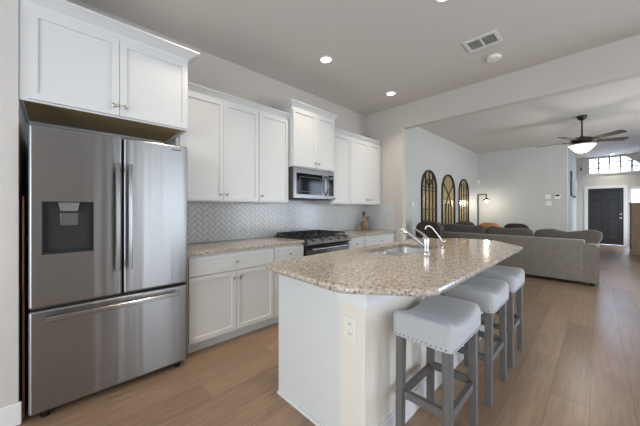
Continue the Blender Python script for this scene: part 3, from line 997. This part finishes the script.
# filtered-water faucet
GX, GY = 2.47, 0.97
gf = thing('water_faucet', 'slim chrome gooseneck drinking water faucet beside the main faucet', 'faucet', (GX, GY, TOPZ))
bm = nb(); lathe(bm, [(0.022, 0), (0.022, 0.005), (0.013, 0.012), (0.012, 0.06), (0.015, 0.065), (0.015, 0.075), (0.006, 0.08)], c=(GX, GY, TOPZ), n=16)
obj('base', bm, M['chrome'], gf, smooth=40)
bm = nb()
gp = [(0, 0, 0.078), (-0.003, 0.012, 0.10), (-0.01, 0.045, 0.145), (-0.018, 0.08, 0.19), (-0.022, 0.10, 0.205), (-0.026, 0.12, 0.205), (-0.03, 0.133, 0.192), (-0.032, 0.138, 0.175)]
tube(bm, [(GX + a, GY + b, TOPZ + c) for a, b, c in gp], 0.0065, 10)
obj('gooseneck_spout', bm, M['chrome'], gf, smooth=50)
bm = nb(); tube(bm, [(GX + 0.012, GY - 0.002, TOPZ + 0.066), (GX + 0.045, GY - 0.01, TOPZ + 0.075)], [0.006, 0.004], 8)
obj('lever_handle', bm, M['chrome'], gf, smooth=50)

# ------------------------------------------------------------------ bar stools
def make_stool(cx, cy, label):
    t = thing('bar_stool', label, 'stool', (cx, cy, 0), group='grey saddle stools along the island')
    hx, hy, zb = 0.228, 0.16, 0.612
    nx, ny = 18, 12
    bm = nb()
    # rounded saddle cushion: top grid + skirt
    rad = 0.035
    def rr(i, n, h):
        # denser samples near the edges
        u = -1 + 2 * i / n
        return h * math.sin(u * PI / 2) if False else h * u
    xs = [-1, -0.985, -0.95, -0.88] + [-0.75 + 1.5 * i / 10 for i in range(11)] + [0.88, 0.95, 0.985, 1]
    ys = [-1, -0.98, -0.93, -0.84] + [-0.66 + 1.32 * i / 6 for i in range(7)] + [0.84, 0.93, 0.98, 1]
    G = []
    for a in xs:
        row = []
        for b in ys:
            x, y = a * hx, b * hy
            dx_ = max(0, abs(x) - (hx - rad)) / rad; dy_ = max(0, abs(y) - (hy - rad)) / rad
            d = min(1, math.hypot(dx_, dy_))
            z = zb + 0.09 + 0.052 * (x / hx) ** 2 - rad * (1 - math.sqrt(max(0, 1 - d * d)))
            # round the plan corners
            if dx_ > 0 and dy_ > 0:
                k = max(dx_, dy_) / math.hypot(dx_, dy_)
                x = math.copysign(hx - rad + (abs(x) - hx + rad) * k, x); y = math.copysign(hy - rad + (abs(y) - hy + rad) * k, y)
            row.append(bm.verts.new((cx + x, cy + y, z)))
        G.append(row)
    for i in range(len(xs) - 1):
        for j in range(len(ys) - 1):
            bm.faces.new((G[i][j], G[i + 1][j], G[i + 1][j + 1], G[i][j + 1]))
    rim = [G[i][0] for i in range(len(xs))] + [G[-1][j] for j in range(1, len(ys))] + [G[i][-1] for i in range(len(xs) - 2, -1, -1)] + [G[0][j] for j in range(len(ys) - 2, 0, -1)]
    low = [bm.verts.new((v.co.x, v.co.y, zb)) for v in rim]
    n = len(rim)
    for i in range(n): bm.faces.new((rim[i], rim[(i + 1) % n], low[(i + 1) % n], low[i]))
    bm.faces.new(low)
    seat = obj('seat', bm, M['fabric'], t, smooth=50)
    # nailhead trim around the lower edge
    bm = nb()
    for fx, fy, L, ax in ((0, -hy, hx, 'x'), (0, hy, hx, 'x'), (-hx, 0, hy, 'y'), (hx, 0, hy, 'y')):
        k = int(2 * (L - 0.03) / 0.022)
        for i in range(k + 1):
            s = -(L - 0.03) + 2 * (L - 0.03) * i / k
            p = Vector((cx + fx + (s if ax == 'x' else 0), cy + fy + (s if ax == 'y' else 0), zb + 0.012))
            nrm = Vector((0, math.copysign(1, fy), 0)) if ax == 'x' else Vector((math.copysign(1, fx), 0, 0))
            mt = Matrix.Translation(p) @ nrm.to_track_quat('Z', 'Y').to_matrix().to_4x4()
            lathe(bm, [(0.0037, -0.001), (0.003, 0.002), (0, 0.003)], n=6, mtx=mt)
    obj('nailhead_trim', bm, M['nail'], seat, kind='stuff')
    lx, ly, lw = 0.186, 0.122, 0.021
    for sx in (-1, 1):
        for sy in (-1, 1):
            bm = nb(); box(bm, cx + sx * lx - lw, cx + sx * lx + lw, cy + sy * ly - lw, cy + sy * ly + lw, 0, zb - 0.0005, bev=0.003, seg=1)
            for v in bm.verts:
                if v.co.z < 0.1:
                    v.co.x += sx * 0.006; v.co.y += sy * 0.004
                    v.co.x = cx + sx * (lx + 0.006) + (v.co.x - cx - sx * (lx + 0.006)) * 0.9
                    v.co.y = cy + sy * (ly + 0.004) + (v.co.y - cy - sy * (ly + 0.004)) * 0.9
            obj('leg', bm, M['leg'], t)
    for sy in (-1, 1):
        obj('stretcher', BX(cx - lx + lw, cx + lx - lw, cy + sy * ly - 0.012, cy + sy * ly + 0.012, 0.262, 0.302), M['leg'], t)
        obj('apron', BX(cx - lx + lw, cx + lx - lw, cy + sy * ly - 0.012, cy + sy * ly + 0.012, zb - 0.028, zb), M['leg'], t)
    for sx in (-1, 1):
        obj('stretcher', BX(cx + sx * lx - 0.012, cx + sx * lx + 0.012, cy - ly + lw, cy + ly - lw, 0.275, 0.315), M['leg'], t)
    return t


def copy_tree(o, parent=None):
    c = o.copy(); COL.objects.link(c)
    if parent is not None: c.parent = parent
    for ch in o.children: copy_tree(ch, c)
    return c


stool = make_stool(1.535, 0.625, 'grey upholstered saddle stool nearest the camera, at the outlet end of the island')
s2 = copy_tree(stool); s2.location = (2.235, 0.625, 0); s2['label'] = 'grey upholstered saddle stool in the middle of the row of three'
s3 = copy_tree(stool); s3.location = (2.865, 0.625, 0); s3['label'] = 'grey upholstered saddle stool farthest from the camera, nearest the sofa'

# ------------------------------------------------------------------ utensil crock
CX, CY = 3.98, 2.92
bm = nb(); lathe(bm, [(0.055, 0), (0.068, 0.02), (0.07, 0.12), (0.062, 0.15), (0.056, 0.15), (0.06, 0.12), (0.055, 0.012), (0, 0.012)], c=(CX, CY, CT), n=20)
obj('utensil_crock', bm, M['crock'], smooth=40, label='tan stoneware crock holding utensils in the counter corner', cat='crock', origin=(CX, CY, CT))


def utensil(name, a, b, head, m, label):
    a = Vector(a); b = Vector(b); bm = nb()
    tube(bm, [a, a.lerp(b, 0.5), b], [0.006, 0.006, 0.007], 8)
    d = (b - a).normalized()
    q = d.to_track_quat('Z', 'Y').to_matrix().to_4x4()
    pillow(bm, b + d * head[1] * 0.9, head[0], head[2], head[1], e=0.8, n=12, m=8, mtx=q)
    obj(name, bm, m, smooth=True, label=label, cat='utensil', origin=a)


utensil('wooden_spoon', (CX - 0.01, CY, CT + 0.016), (CX - 0.05, CY - 0.008, CT + 0.20), (0.024, 0.035, 0.009), M['spoon'], 'wooden spoon leaning left in the tan crock')
utensil('cooking_spatula', (CX, CY + 0.01, CT + 0.016), (CX + 0.01, CY + 0.03, CT + 0.24), (0.03, 0.045, 0.005), M['utdark'], 'dark spatula standing tallest in the tan crock')
utensil('slotted_turner', (CX + 0.015, CY - 0.01, CT + 0.016), (CX + 0.042, CY - 0.03, CT + 0.19), (0.026, 0.036, 0.006), M['utdark'], 'dark turner leaning right in the tan crock')
utensil('wooden_ladle', (CX - 0.012, CY - 0.025, CT + 0.016), (CX - 0.012, CY - 0.048, CT + 0.18), (0.024, 0.03, 0.014), M['spoon'], 'wooden ladle leaning toward the front of the tan crock')

# ------------------------------------------------------------------ ceiling fixtures
def downlight(x, y, z, label, power, r=0.062, grp='recessed ceiling lights'):
    t = thing('recessed_light', label, 'ceiling light', (x, y, z), grp)
    bm = nb(); lathe(bm, [(r + 0.02, 0), (r + 0.018, -0.006), (r, -0.008), (r - 0.004, -0.001)], c=(x, y, z), n=28)
    obj('trim_ring', bm, M['trim'], t, smooth=30)
    bm = nb(); lathe(bm, [(r - 0.004, -0.002), (r * 0.6, -0.006), (0, -0.008)], c=(x, y, z), n=28)
    obj('lens', bm, M['led'], t, smooth=True, label='lit lens')
    a = area_light('downlight_beam', (x, y, z - 0.015), (0, 0, 0), 2 * r, 2 * r, power, DLC, shape='DISK', spread=math.radians(105))
    a.visible_camera = True
    return t


DL = 4.0
DLC = (1.0, 0.86, 0.68)
downlight(2.297, 2.245, CEIL, 'recessed ceiling light nearest the microwave cabinet', DL)
downlight(3.683, 2.211, CEIL, 'recessed ceiling light nearest the corner by the opening', DL)
downlight(2.30, 0.885, CEIL, 'recessed ceiling light above the island, cut by the top edge', DL)
downlight(0.90, 2.2, CEIL, 'added, unseen recessed ceiling light in front of the refrigerator, just outside the picture', DL)  # added lamp out of view, for more warm light in the kitchen
downlight(0.75, 0.75, CEIL, 'added, unseen recessed ceiling light over the near floor, just outside the picture', DL)  # second lamp added out of view to warm the kitchen
downlight(14.0, -0.353, FC, 'recessed ceiling light in front of the transom window', 5)

vt = thing('ceiling_vent', 'white rectangular two-panel air vent in the kitchen ceiling', 'vent', (3.225, 0.85, CEIL))
bm = nb()
VX0, VX1, VY0, VY1 = 3.10, 3.352, 0.695, 1.005
hx_ = [(VX0 + 0.032, VX1 - 0.032, VY0 + 0.03, 0.842), (VX0 + 0.032, VX1 - 0.032, 0.858, VY1 - 0.03)]
for b in ((VX0, VX0 + 0.032, VY0, VY1), (VX1 - 0.032, VX1, VY0, VY1), (VX0 + 0.032, VX1 - 0.032, VY0, VY0 + 0.03), (VX0 + 0.032, VX1 - 0.032, VY1 - 0.03, VY1), (VX0 + 0.032, VX1 - 0.032, 0.842, 0.858)):
    box(bm, b[0], b[1], b[2], b[3], CEIL - 0.012, CEIL)
obj('frame', bm, M['trim'], vt)
for h in hx_:
    obj('backing', BX(h[0], h[1], h[2], h[3], CEIL - 0.002, CEIL), M['vent'], vt)
    for k in range(7):
        x = h[0] + 0.012 + k * (h[1] - h[0] - 0.02) / 6.4
        bm = nb(); box(bm, x - 0.008, x + 0.008, h[2], h[3], CEIL - 0.0085, CEIL - 0.0065, rot=Matrix.Rotation(-0.6, 3, 'Y'))
        obj('slat', bm, M['plastic'], vt)
bm = nb(); lathe(bm, [(0.075, 0), (0.075, -0.012), (0.066, -0.03), (0.03, -0.036), (0, -0.036)], c=(3.653, 0.843, CEIL), n=28)
obj('smoke_detector', bm, M['plastic'], smooth=35, label='round white smoke detector on the kitchen ceiling beside the air vent', cat='smoke detector', origin=(3.653, 0.843, CEIL))

# ------------------------------------------------------------------ ceiling fan
fx, fy = 7.16, 0.21
fan = thing('ceiling_fan', 'dark five-blade ceiling fan with a lit frosted glass bowl', 'ceiling fan', (fx, fy, CEIL))
bm = nb(); lathe(bm, [(0.075, 0), (0.075, -0.03), (0.05, -0.07), (0.016, -0.085)], c=(fx, fy, CEIL), n=24); obj('canopy', bm, M['dark_metal'], fan, smooth=35)
bm = nb(); lathe(bm, [(0.013, -0.08), (0.013, -0.40)], c=(fx, fy, CEIL), n=12); obj('downrod', bm, M['dark_metal'], fan, smooth=35)
bm = nb(); lathe(bm, [(0.02, -0.38), (0.05, -0.405), (0.13, -0.42), (0.16, -0.445), (0.16, -0.485), (0.14, -0.505), (0.06, -0.51)], c=(fx, fy, CEIL), n=28)
obj('motor_housing', bm, M['dark_metal'], fan, smooth=35)
bm = nb(); lathe(bm, [(0.10, -0.51), (0.17, -0.525), (0.19, -0.545), (0.17, -0.555)], c=(fx, fy, CEIL), n=28); obj('light_kit', bm, M['nickel'], fan, smooth=35)
bm = nb(); lathe(bm, [(0.185, -0.555), (0.20, -0.56), (0.165, -0.60), (0.12, -0.65), (0.07, -0.685), (0.0, -0.69)], c=(fx, fy, CEIL), n=32); obj('glass_bowl', bm, M['fanglass'], fan, smooth=True, label='lit frosted glass bowl')
bm = nb(); lathe(bm, [(0.012, -0.688), (0.018, -0.70), (0.008, -0.716), (0, -0.72)], c=(fx, fy, CEIL), n=14); obj('finial', bm, M['dark_metal'], fan, smooth=True)
Rv = Vector((math.sin(YAW), -math.cos(YAW), 0)); Fv = Vector((math.cos(YAW), math.sin(YAW), 0))
for k in range(5):
    a = math.radians(-14 + 72 * k)
    d = Rv * math.cos(a) + Fv * math.sin(a)
    ang = math.atan2(d.y, d.x)
    mt = Matrix.Translation((fx, fy, CEIL - 0.475)) @ Matrix.Rotation(ang, 4, 'Z')
    bm = nb()
    pts = fillet([(0.23, -0.055), (0.69, -0.072), (0.69, 0.072), (0.23, 0.055)], [0.02, 0.045, 0.045, 0.02], 5)
    vs = prism(bm, pts, -0.004, 0.004)
    bmesh.ops.transform(bm, matrix=mt @ Matrix.Rotation(math.radians(-12), 4, 'X'), verts=bm.verts[:])
    bl = obj('blade', bm, M['blade'], fan)
    bm = nb(); box(bm, 0.14, 0.28, -0.02, 0.02, -0.014, -0.005)
    bmesh.ops.transform(bm, matrix=mt, verts=bm.verts[:])
    obj('blade_iron', bm, M['dark_metal'], bl)
pl_ = bpy.data.lights.new('fan_lamp', 'POINT'); pl_.energy = 16; pl_.color = (1, 0.93, 0.84); pl_.shadow_soft_size = 0.1
po = bpy.data.objects.new('fan_lamp', pl_); COL.objects.link(po); po.location = (fx, fy, CEIL - 0.78)

# ------------------------------------------------------------------ sofa
sf = thing('sofa', 'large taupe fabric sofa seen from behind, across the living room opening', 'sofa', (6.9, 1.25, 0))
SXb = 6.35
SYa, SYb = -0.02, 2.64
bm = nb(); box(bm, SXb, SXb + 0.22, SYa + 0.17, SYb - 0.02, 0.06, 0.76, bev=0.03, seg=3); obj('backrest', bm, M['sofa'], sf, smooth=40)
bm = nb(); box(bm, SXb + 0.002, SXb + 0.98, SYa + 0.15, SYb - 0.02, 0.055, 0.30, bev=0.015); obj('base', bm, M['sofa'], sf)
for y0 in (SYa, SYb - 0.2):
    bm = nb()
    prism(bm, fillet([(y0, 0.055), (y0 + 0.2, 0.055), (y0 + 0.2, 0.70), (y0, 0.70)], [0.01, 0.01, 0.08, 0.08], 6), SXb + 0.001, SXb + 1.0, 'x')
    obj('arm', bm, M['sofa'], sf, smooth=40)
sw = (SYb - 0.2 - SYa - 0.2) / 3
for k in range(3):
    y0 = SYa + 0.2 + k * sw
    bm = nb(); box(bm, SXb + 0.24, SXb + 1.0, y0 + 0.004, y0 + sw - 0.004, 0.30, 0.47, bev=0.04, seg=3); obj('seat_cushion', bm, M['sofac'], sf, smooth=40)
cush = [(-0.06, 0.86, 0.92, -0.012), (0.88, 1.66, 0.915, 0.0), (1.68, 2.60, 0.935, 0.015)]
for y0, y1, zt, tilt in cush:
    bm = nb()
    cyc = (y0 + y1) / 2; hw = (y1 - y0) / 2
    pillow(bm, (0, 0, 0), 0.12, hw, 0.24, e=0.25, n=56, m=20, puff=0.45)
    for v in bm.verts:
        s = v.co.y / hw; h = max(0, v.co.z / 0.24)
        v.co.z += h * (0.02 * abs(s) ** 2 - 0.045 * math.exp(-((s + 0.15) / 0.4) ** 2) * (1 if y0 < 0.5 else 0.4) + 0.012 * math.sin(6 * s + y0 * 4)) + tilt * s * h
        if y0 < 0 and s < -0.55:      # the slack outer corner of the end cushion flops over the arm
            k = (-s - 0.55) / 0.45
            v.co.z = 0.22 - (0.22 - v.co.z) * (1 - 0.72 * k)
    bmesh.ops.rotate(bm, verts=bm.verts[:], cent=(0, 0, 0), matrix=Matrix.Rotation(math.radians(8), 3, 'Y'))
    bmesh.ops.translate(bm, verts=bm.verts[:], vec=(SXb + 0.33, cyc, zt - 0.25))
    obj('back_cushion', bm, M['sofac'], sf, smooth=True)
for x in (SXb + 0.06, SXb + 0.92):
    for y in (SYa + 0.08, SYb - 0.1):
        bm = nb(); lathe(bm, [(0.025, 0), (0.032, 0.055)], c=(x, y, 0), n=12); obj('foot', bm, M['rubber'], sf, smooth=30)


def throw_pillow(loc, s, rz, tilt, m, label):
    bm = nb()
    mt = Matrix.Rotation(rz, 4, 'Z') @ Matrix.Rotation(tilt, 4, 'Y')
    pillow(bm, loc, 0.075, s, s, e=0.6, n=24, m=12, mtx=mt, puff=0.7)
    obj('throw_pillow', bm, m, smooth=True, label=label, cat='pillow', group='throw pillows on the sofa', origin=loc)


throw_pillow((6.92, 2.2, 0.765), 0.235, 0.0, 0.12, M['pat'], 'mottled brown throw pillow on the sofa, left of the orange pillow')
throw_pillow((6.95, 1.70, 0.765), 0.22, 0.0, 0.12, M['orange'], 'orange throw pillow on the sofa below the floor lamp')
throw_pillow((6.92, 1.2, 0.745), 0.24, 0.0, 0.12, M['darkpil'], 'dark brown throw pillow on the sofa, right of the orange pillow')

# dark brown armchair by the mirrors
ac = thing('armchair', 'dark brown rounded armchair by the leftmost arched mirror', 'armchair', (5.4, 2.28, 0))
ax, ay = 5.2, 2.28
bm = nb()
prism(bm, fillet([(ay - 0.24, 0.08), (ay + 0.24, 0.08), (ay + 0.24, 1.04), (ay - 0.24, 1.04)], [0.02, 0.02, 0.16, 0.16], 8), ax - 0.09, ax + 0.09, 'x')
obj('backrest', bm, M['brown'], ac, smooth=40)
bm = nb(); box(bm, ax + 0.091, ax + 0.62, ay - 0.2, ay + 0.2, 0.1, 0.46, bev=0.04, seg=3); obj('seat', bm, M['brown'], ac, smooth=40)
for s in (-1, 1):
    bm = nb(); box(bm, ax + 0.092, ax + 0.62, ay + s * 0.25 - 0.045, ay + s * 0.25 + 0.045, 0.08, 0.64, bev=0.035, seg=3); obj('arm', bm, M['brown'], ac, smooth=40)
for x in (ax - 0.04, ax + 0.56):
    for s in (-1, 1):
        obj('leg', BX(x - 0.02, x + 0.02, ay + s * 0.23 - 0.02, ay + s * 0.23 + 0.02, 0, 0.1), M['rubber'], ac)

# ------------------------------------------------------------------ arched mirrors
def arch(hw, h, r_, n=14):
    """outline points (u,z) of a round-headed arch of half-width hw, total height h"""
    pts = [(-hw, 0), (hw, 0)]
    for i in range(n + 1):
        t = PI * i / n
        pts.append((hw * math.cos(t), h - hw + hw * math.sin(t)))
    return pts


def arched_mirror(x, z0, hw, h, style, label):
    yb = YL - 0.001
    t = thing('arched_mirror', label, 'mirror', (x, yb, z0), 'arched window-pane mirrors on the living room wall')
    def ring(o, i, d0, d1):
        bm = nb()
        n = len(o)
        vo = [[bm.verts.new((x + p[0], y, z0 + p[1])) for p in o] for y in (d0, d1)]
        vi = [[bm.verts.new((x + p[0], y, z0 + p[1])) for p in i] for y in (d0, d1)]
        for k in range(n):
            j = (k + 1) % n
            for a, b in ((vo[0], vi[0]), (vo[1], vi[1]), (vo[0], vo[1]), (vi[0], vi[1])):
                bm.faces.new((a[k], a[j], b[j], b[k]))
        return bm
    o = arch(hw, h, 0); w = 0.032
    i = [(p[0] * (hw - w) / hw, (p[1] - (h - hw)) * (hw - w) / hw + h - hw if p[1] > h - hw - 1e-6 else w) for p in o]
    obj('frame', ring(o, i, yb - 0.035, yb), M['mframe'], t)
    bm = nb(); prism(bm, [(x + p[0], z0 + p[1]) for p in i], yb - 0.014, yb - 0.006, 'y'); obj('mirror_glass', bm, M['mirror'], t)
    bm = nb(); y0, y1 = yb - 0.028, yb - 0.013; b_ = 0.009
    ih = hw - w * 0.6; zs = h - hw
    if style != 'x':
        for k in range(1, 4):
            u = -ih + 2 * ih * k / 4
            zt = zs + math.sqrt(max(0, ih * ih - u * u)) * (1 if style == 'g' else 0.75)
            box(bm, x + u - b_, x + u + b_, y0, y1, z0 + w * 0.8, z0 + zt)
        for z in ((0.42, 0.86, 1.28, zs) if style == 'g' else (0.45, 0.9)):
            box(bm, x - ih, x + ih, y0, y1, z0 + z - b_, z0 + z + b_)
        if style == 'g':
            tube(bm, [(x + 0.5 * ih * math.cos(PI * k / 10), (y0 + y1) / 2, z0 + zs + 0.5 * ih * math.sin(PI * k / 10)) for k in range(11)], b_, 6)
            for s in (-1, 1):
                tube(bm, [(x, (y0 + y1) / 2, z0 + zs), (x + s * ih * 0.7, (y0 + y1) / 2, z0 + zs + ih * 0.7)], b_, 6)
    else:
        for u in (-0.45, 0.0, 0.45):
            box(bm, x + u * ih - b_, x + u * ih + b_, y0, y1, z0 + w * 0.8, z0 + 1.0)
        for s in (-1, 1):
            tube(bm, [(x - s * ih * 0.5, (y0 + y1) / 2, z0 + 0.75), (x - s * ih * 0.2, (y0 + y1) / 2, z0 + 1.15), (x + s * ih * 0.55, (y0 + y1) / 2, z0 + zs + 0.1), (x + s * ih * 0.8, (y0 + y1) / 2, z0 + zs + ih * 0.5)], b_, 6)
        for z in (0.45, zs - 0.2): box(bm, x - ih, x + ih, y0, y1, z0 + z - b_, z0 + z + b_)
    obj('lattice_bars', bm, M['mframe'], t)
    return t


arched_mirror(6.09, 0.42, 0.39, 1.75, 'g', 'leftmost arched mirror, with a dense grid of bars, behind the brown armchair')
arched_mirror(7.23, 0.42, 0.43, 1.75, 'x', 'middle arched mirror, with crossing curved bars, on the living room wall')
arched_mirror(8.37, 0.42, 0.40, 1.72, 'v', 'rightmost arched mirror, nearest the floor lamp, with three upright bars')

# ------------------------------------------------------------------ floor lamp
lx, ly = 9.2, 2.54
lamp = thing('floor_lamp', 'slim dark floor lamp with a lit hanging shade in the living room corner', 'floor lamp', (lx, ly, 0))
bm = nb(); lathe(bm, [(0.15, 0), (0.15, 0.02), (0.02, 0.03)], c=(lx, ly, 0), n=24); obj('base', bm, M['dark_metal'], lamp, smooth=30)
bm = nb(); box(bm, lx - 0.016, lx + 0.016, ly - 0.016, ly + 0.016, 0.02, 1.72); obj('pole', bm, M['dark_metal'], lamp)
ex = (lx + 0.0, ly - 0.22)
bm = nb(); box(bm, lx - 0.014, lx + 0.014, ly - 0.23, ly + 0.016, 1.70, 1.73); box(bm, lx - 0.01, lx + 0.01, ex[1] - 0.01, ex[1] + 0.01, 1.60, 1.705)
obj('arm', bm, M['dark_metal'], lamp)
bm = nb(); lathe(bm, [(0.02, 1.62), (0.03, 1.60), (0.10, 1.555), (0.098, 1.55), (0.025, 1.595)], c=(ex[0], ex[1], 0), n=24); obj('lamp_shade', bm, M['dark_metal'], lamp, smooth=35)
bm = nb(); pillow(bm, (ex[0], ex[1], 1.535), 0.04, 0.04, 0.05, e=1, n=16, m=10); obj('bulb', bm, M['bulb'], lamp, smooth=True, label='lit bulb')
pl2 = bpy.data.lights.new('floor_lamp_light', 'POINT'); pl2.energy = 8; pl2.color = (1, 0.90, 0.76); pl2.shadow_soft_size = 0.05
po2 = bpy.data.objects.new('floor_lamp_light', pl2); COL.objects.link(po2); po2.location = (ex[0], ex[1], 1.46)

# ------------------------------------------------------------------ small wall items
def plate(name, bmx, m, label, cat, origin): return obj(name, bmx, m, label=label, cat=cat, origin=origin)


t = thing('thermostat', 'white thermostat with a dark screen on the far living room wall', 'thermostat', (XF, 0.76, 1.6))
obj('case', BX(XF - 0.025, XF, 0.70, 0.82, 1.56, 1.68, bev=0.006), M['plastic'], t)
obj('screen', BX(XF - 0.028, XF - 0.024, 0.715, 0.805, 1.63, 1.67), M['bglass'], t, label='dark screen')
bm = nb(); box(bm, XF - 0.02, XF, 0.90, 1.02, 1.565, 1.68, bev=0.005)
plate('alarm_keypad', bm, M['plastic'], 'white square keypad on the far living room wall left of the thermostat', 'keypad', (XF, 0.96, 1.6))
bm = nb(); box(bm, XF - 0.012, XF, 0.88, 1.0, 1.38, 1.49, bev=0.004)
plate('light_switch', bm, M['plastic'], 'white double light switch on the far wall below the keypad', 'light switch', (XF, 0.94, 1.43))
bm = nb(); box(bm, 5.30, 5.37, YL - 0.012, YL, 1.32, 1.44, bev=0.004)
plate('light_switch', bm, M['plastic'], 'white light switch on the living room wall just left of the mirrors', 'light switch', (5.33, YL, 1.38))
bm = nb(); box(bm, XF - 0.07, XF - 0.001, YL - 0.07, YL - 0.001, 2.08, 2.20, bev=0.012)
plate('motion_sensor', bm, M['plastic'], 'small white motion sensor high in the living room corner', 'sensor', (XF - 0.03, YL - 0.03, 2.14))
bm = nb(); box(bm, XD - 0.03, XD, 0.42, 0.46, 2.74, 2.86, bev=0.006)
plate('door_chime', bm, M['slot'], 'small dark chime box high on the front wall left of the transom', 'door chime', (XD, 0.44, 2.8))
pic = thing('wall_picture', 'tall pale abstract canvas hung on the foyer wall', 'picture', (12.07, YF, 2.05))
obj('frame', BX(10.95, 13.2, YF - 0.03, YF - 0.001, 1.68, 2.42), M['slot'], pic)
obj('canvas', BX(10.98, 13.17, YF - 0.055, YF - 0.0305, 1.70, 2.40), M['canvas'], pic)

# foyer bookcase
bk = thing('bookcase', 'brown wooden bookcase standing in the foyer near the sidelight window', 'bookcase', (12.0, -0.9, 0))
BX0, BX1, BY0, BY1, BH = 11.55, 12.35, -1.14, -0.665, 1.465
bm = nb(); box(bm, BX0, BX0 + 0.03, BY0, BY1, 0, BH - 0.03); obj('side_panel', bm, M['book'], bk)
bm = nb(); box(bm, BX1 - 0.03, BX1, BY0, BY1, 0, BH - 0.03); obj('side_panel', bm, M['book'], bk)
obj('top', BX(BX0 - 0.015, BX1 + 0.015, BY0, BY1 + 0.015, BH - 0.03, BH), M['book'], bk)
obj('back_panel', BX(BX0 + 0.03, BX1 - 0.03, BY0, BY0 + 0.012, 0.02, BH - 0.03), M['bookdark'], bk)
for k in range(5):
    z = 0.05 + k * 0.275
    obj('shelf', BX(BX0 + 0.03, BX1 - 0.03, BY0 + 0.012, BY1 - 0.005, z, z + 0.028), M['book'], bk)
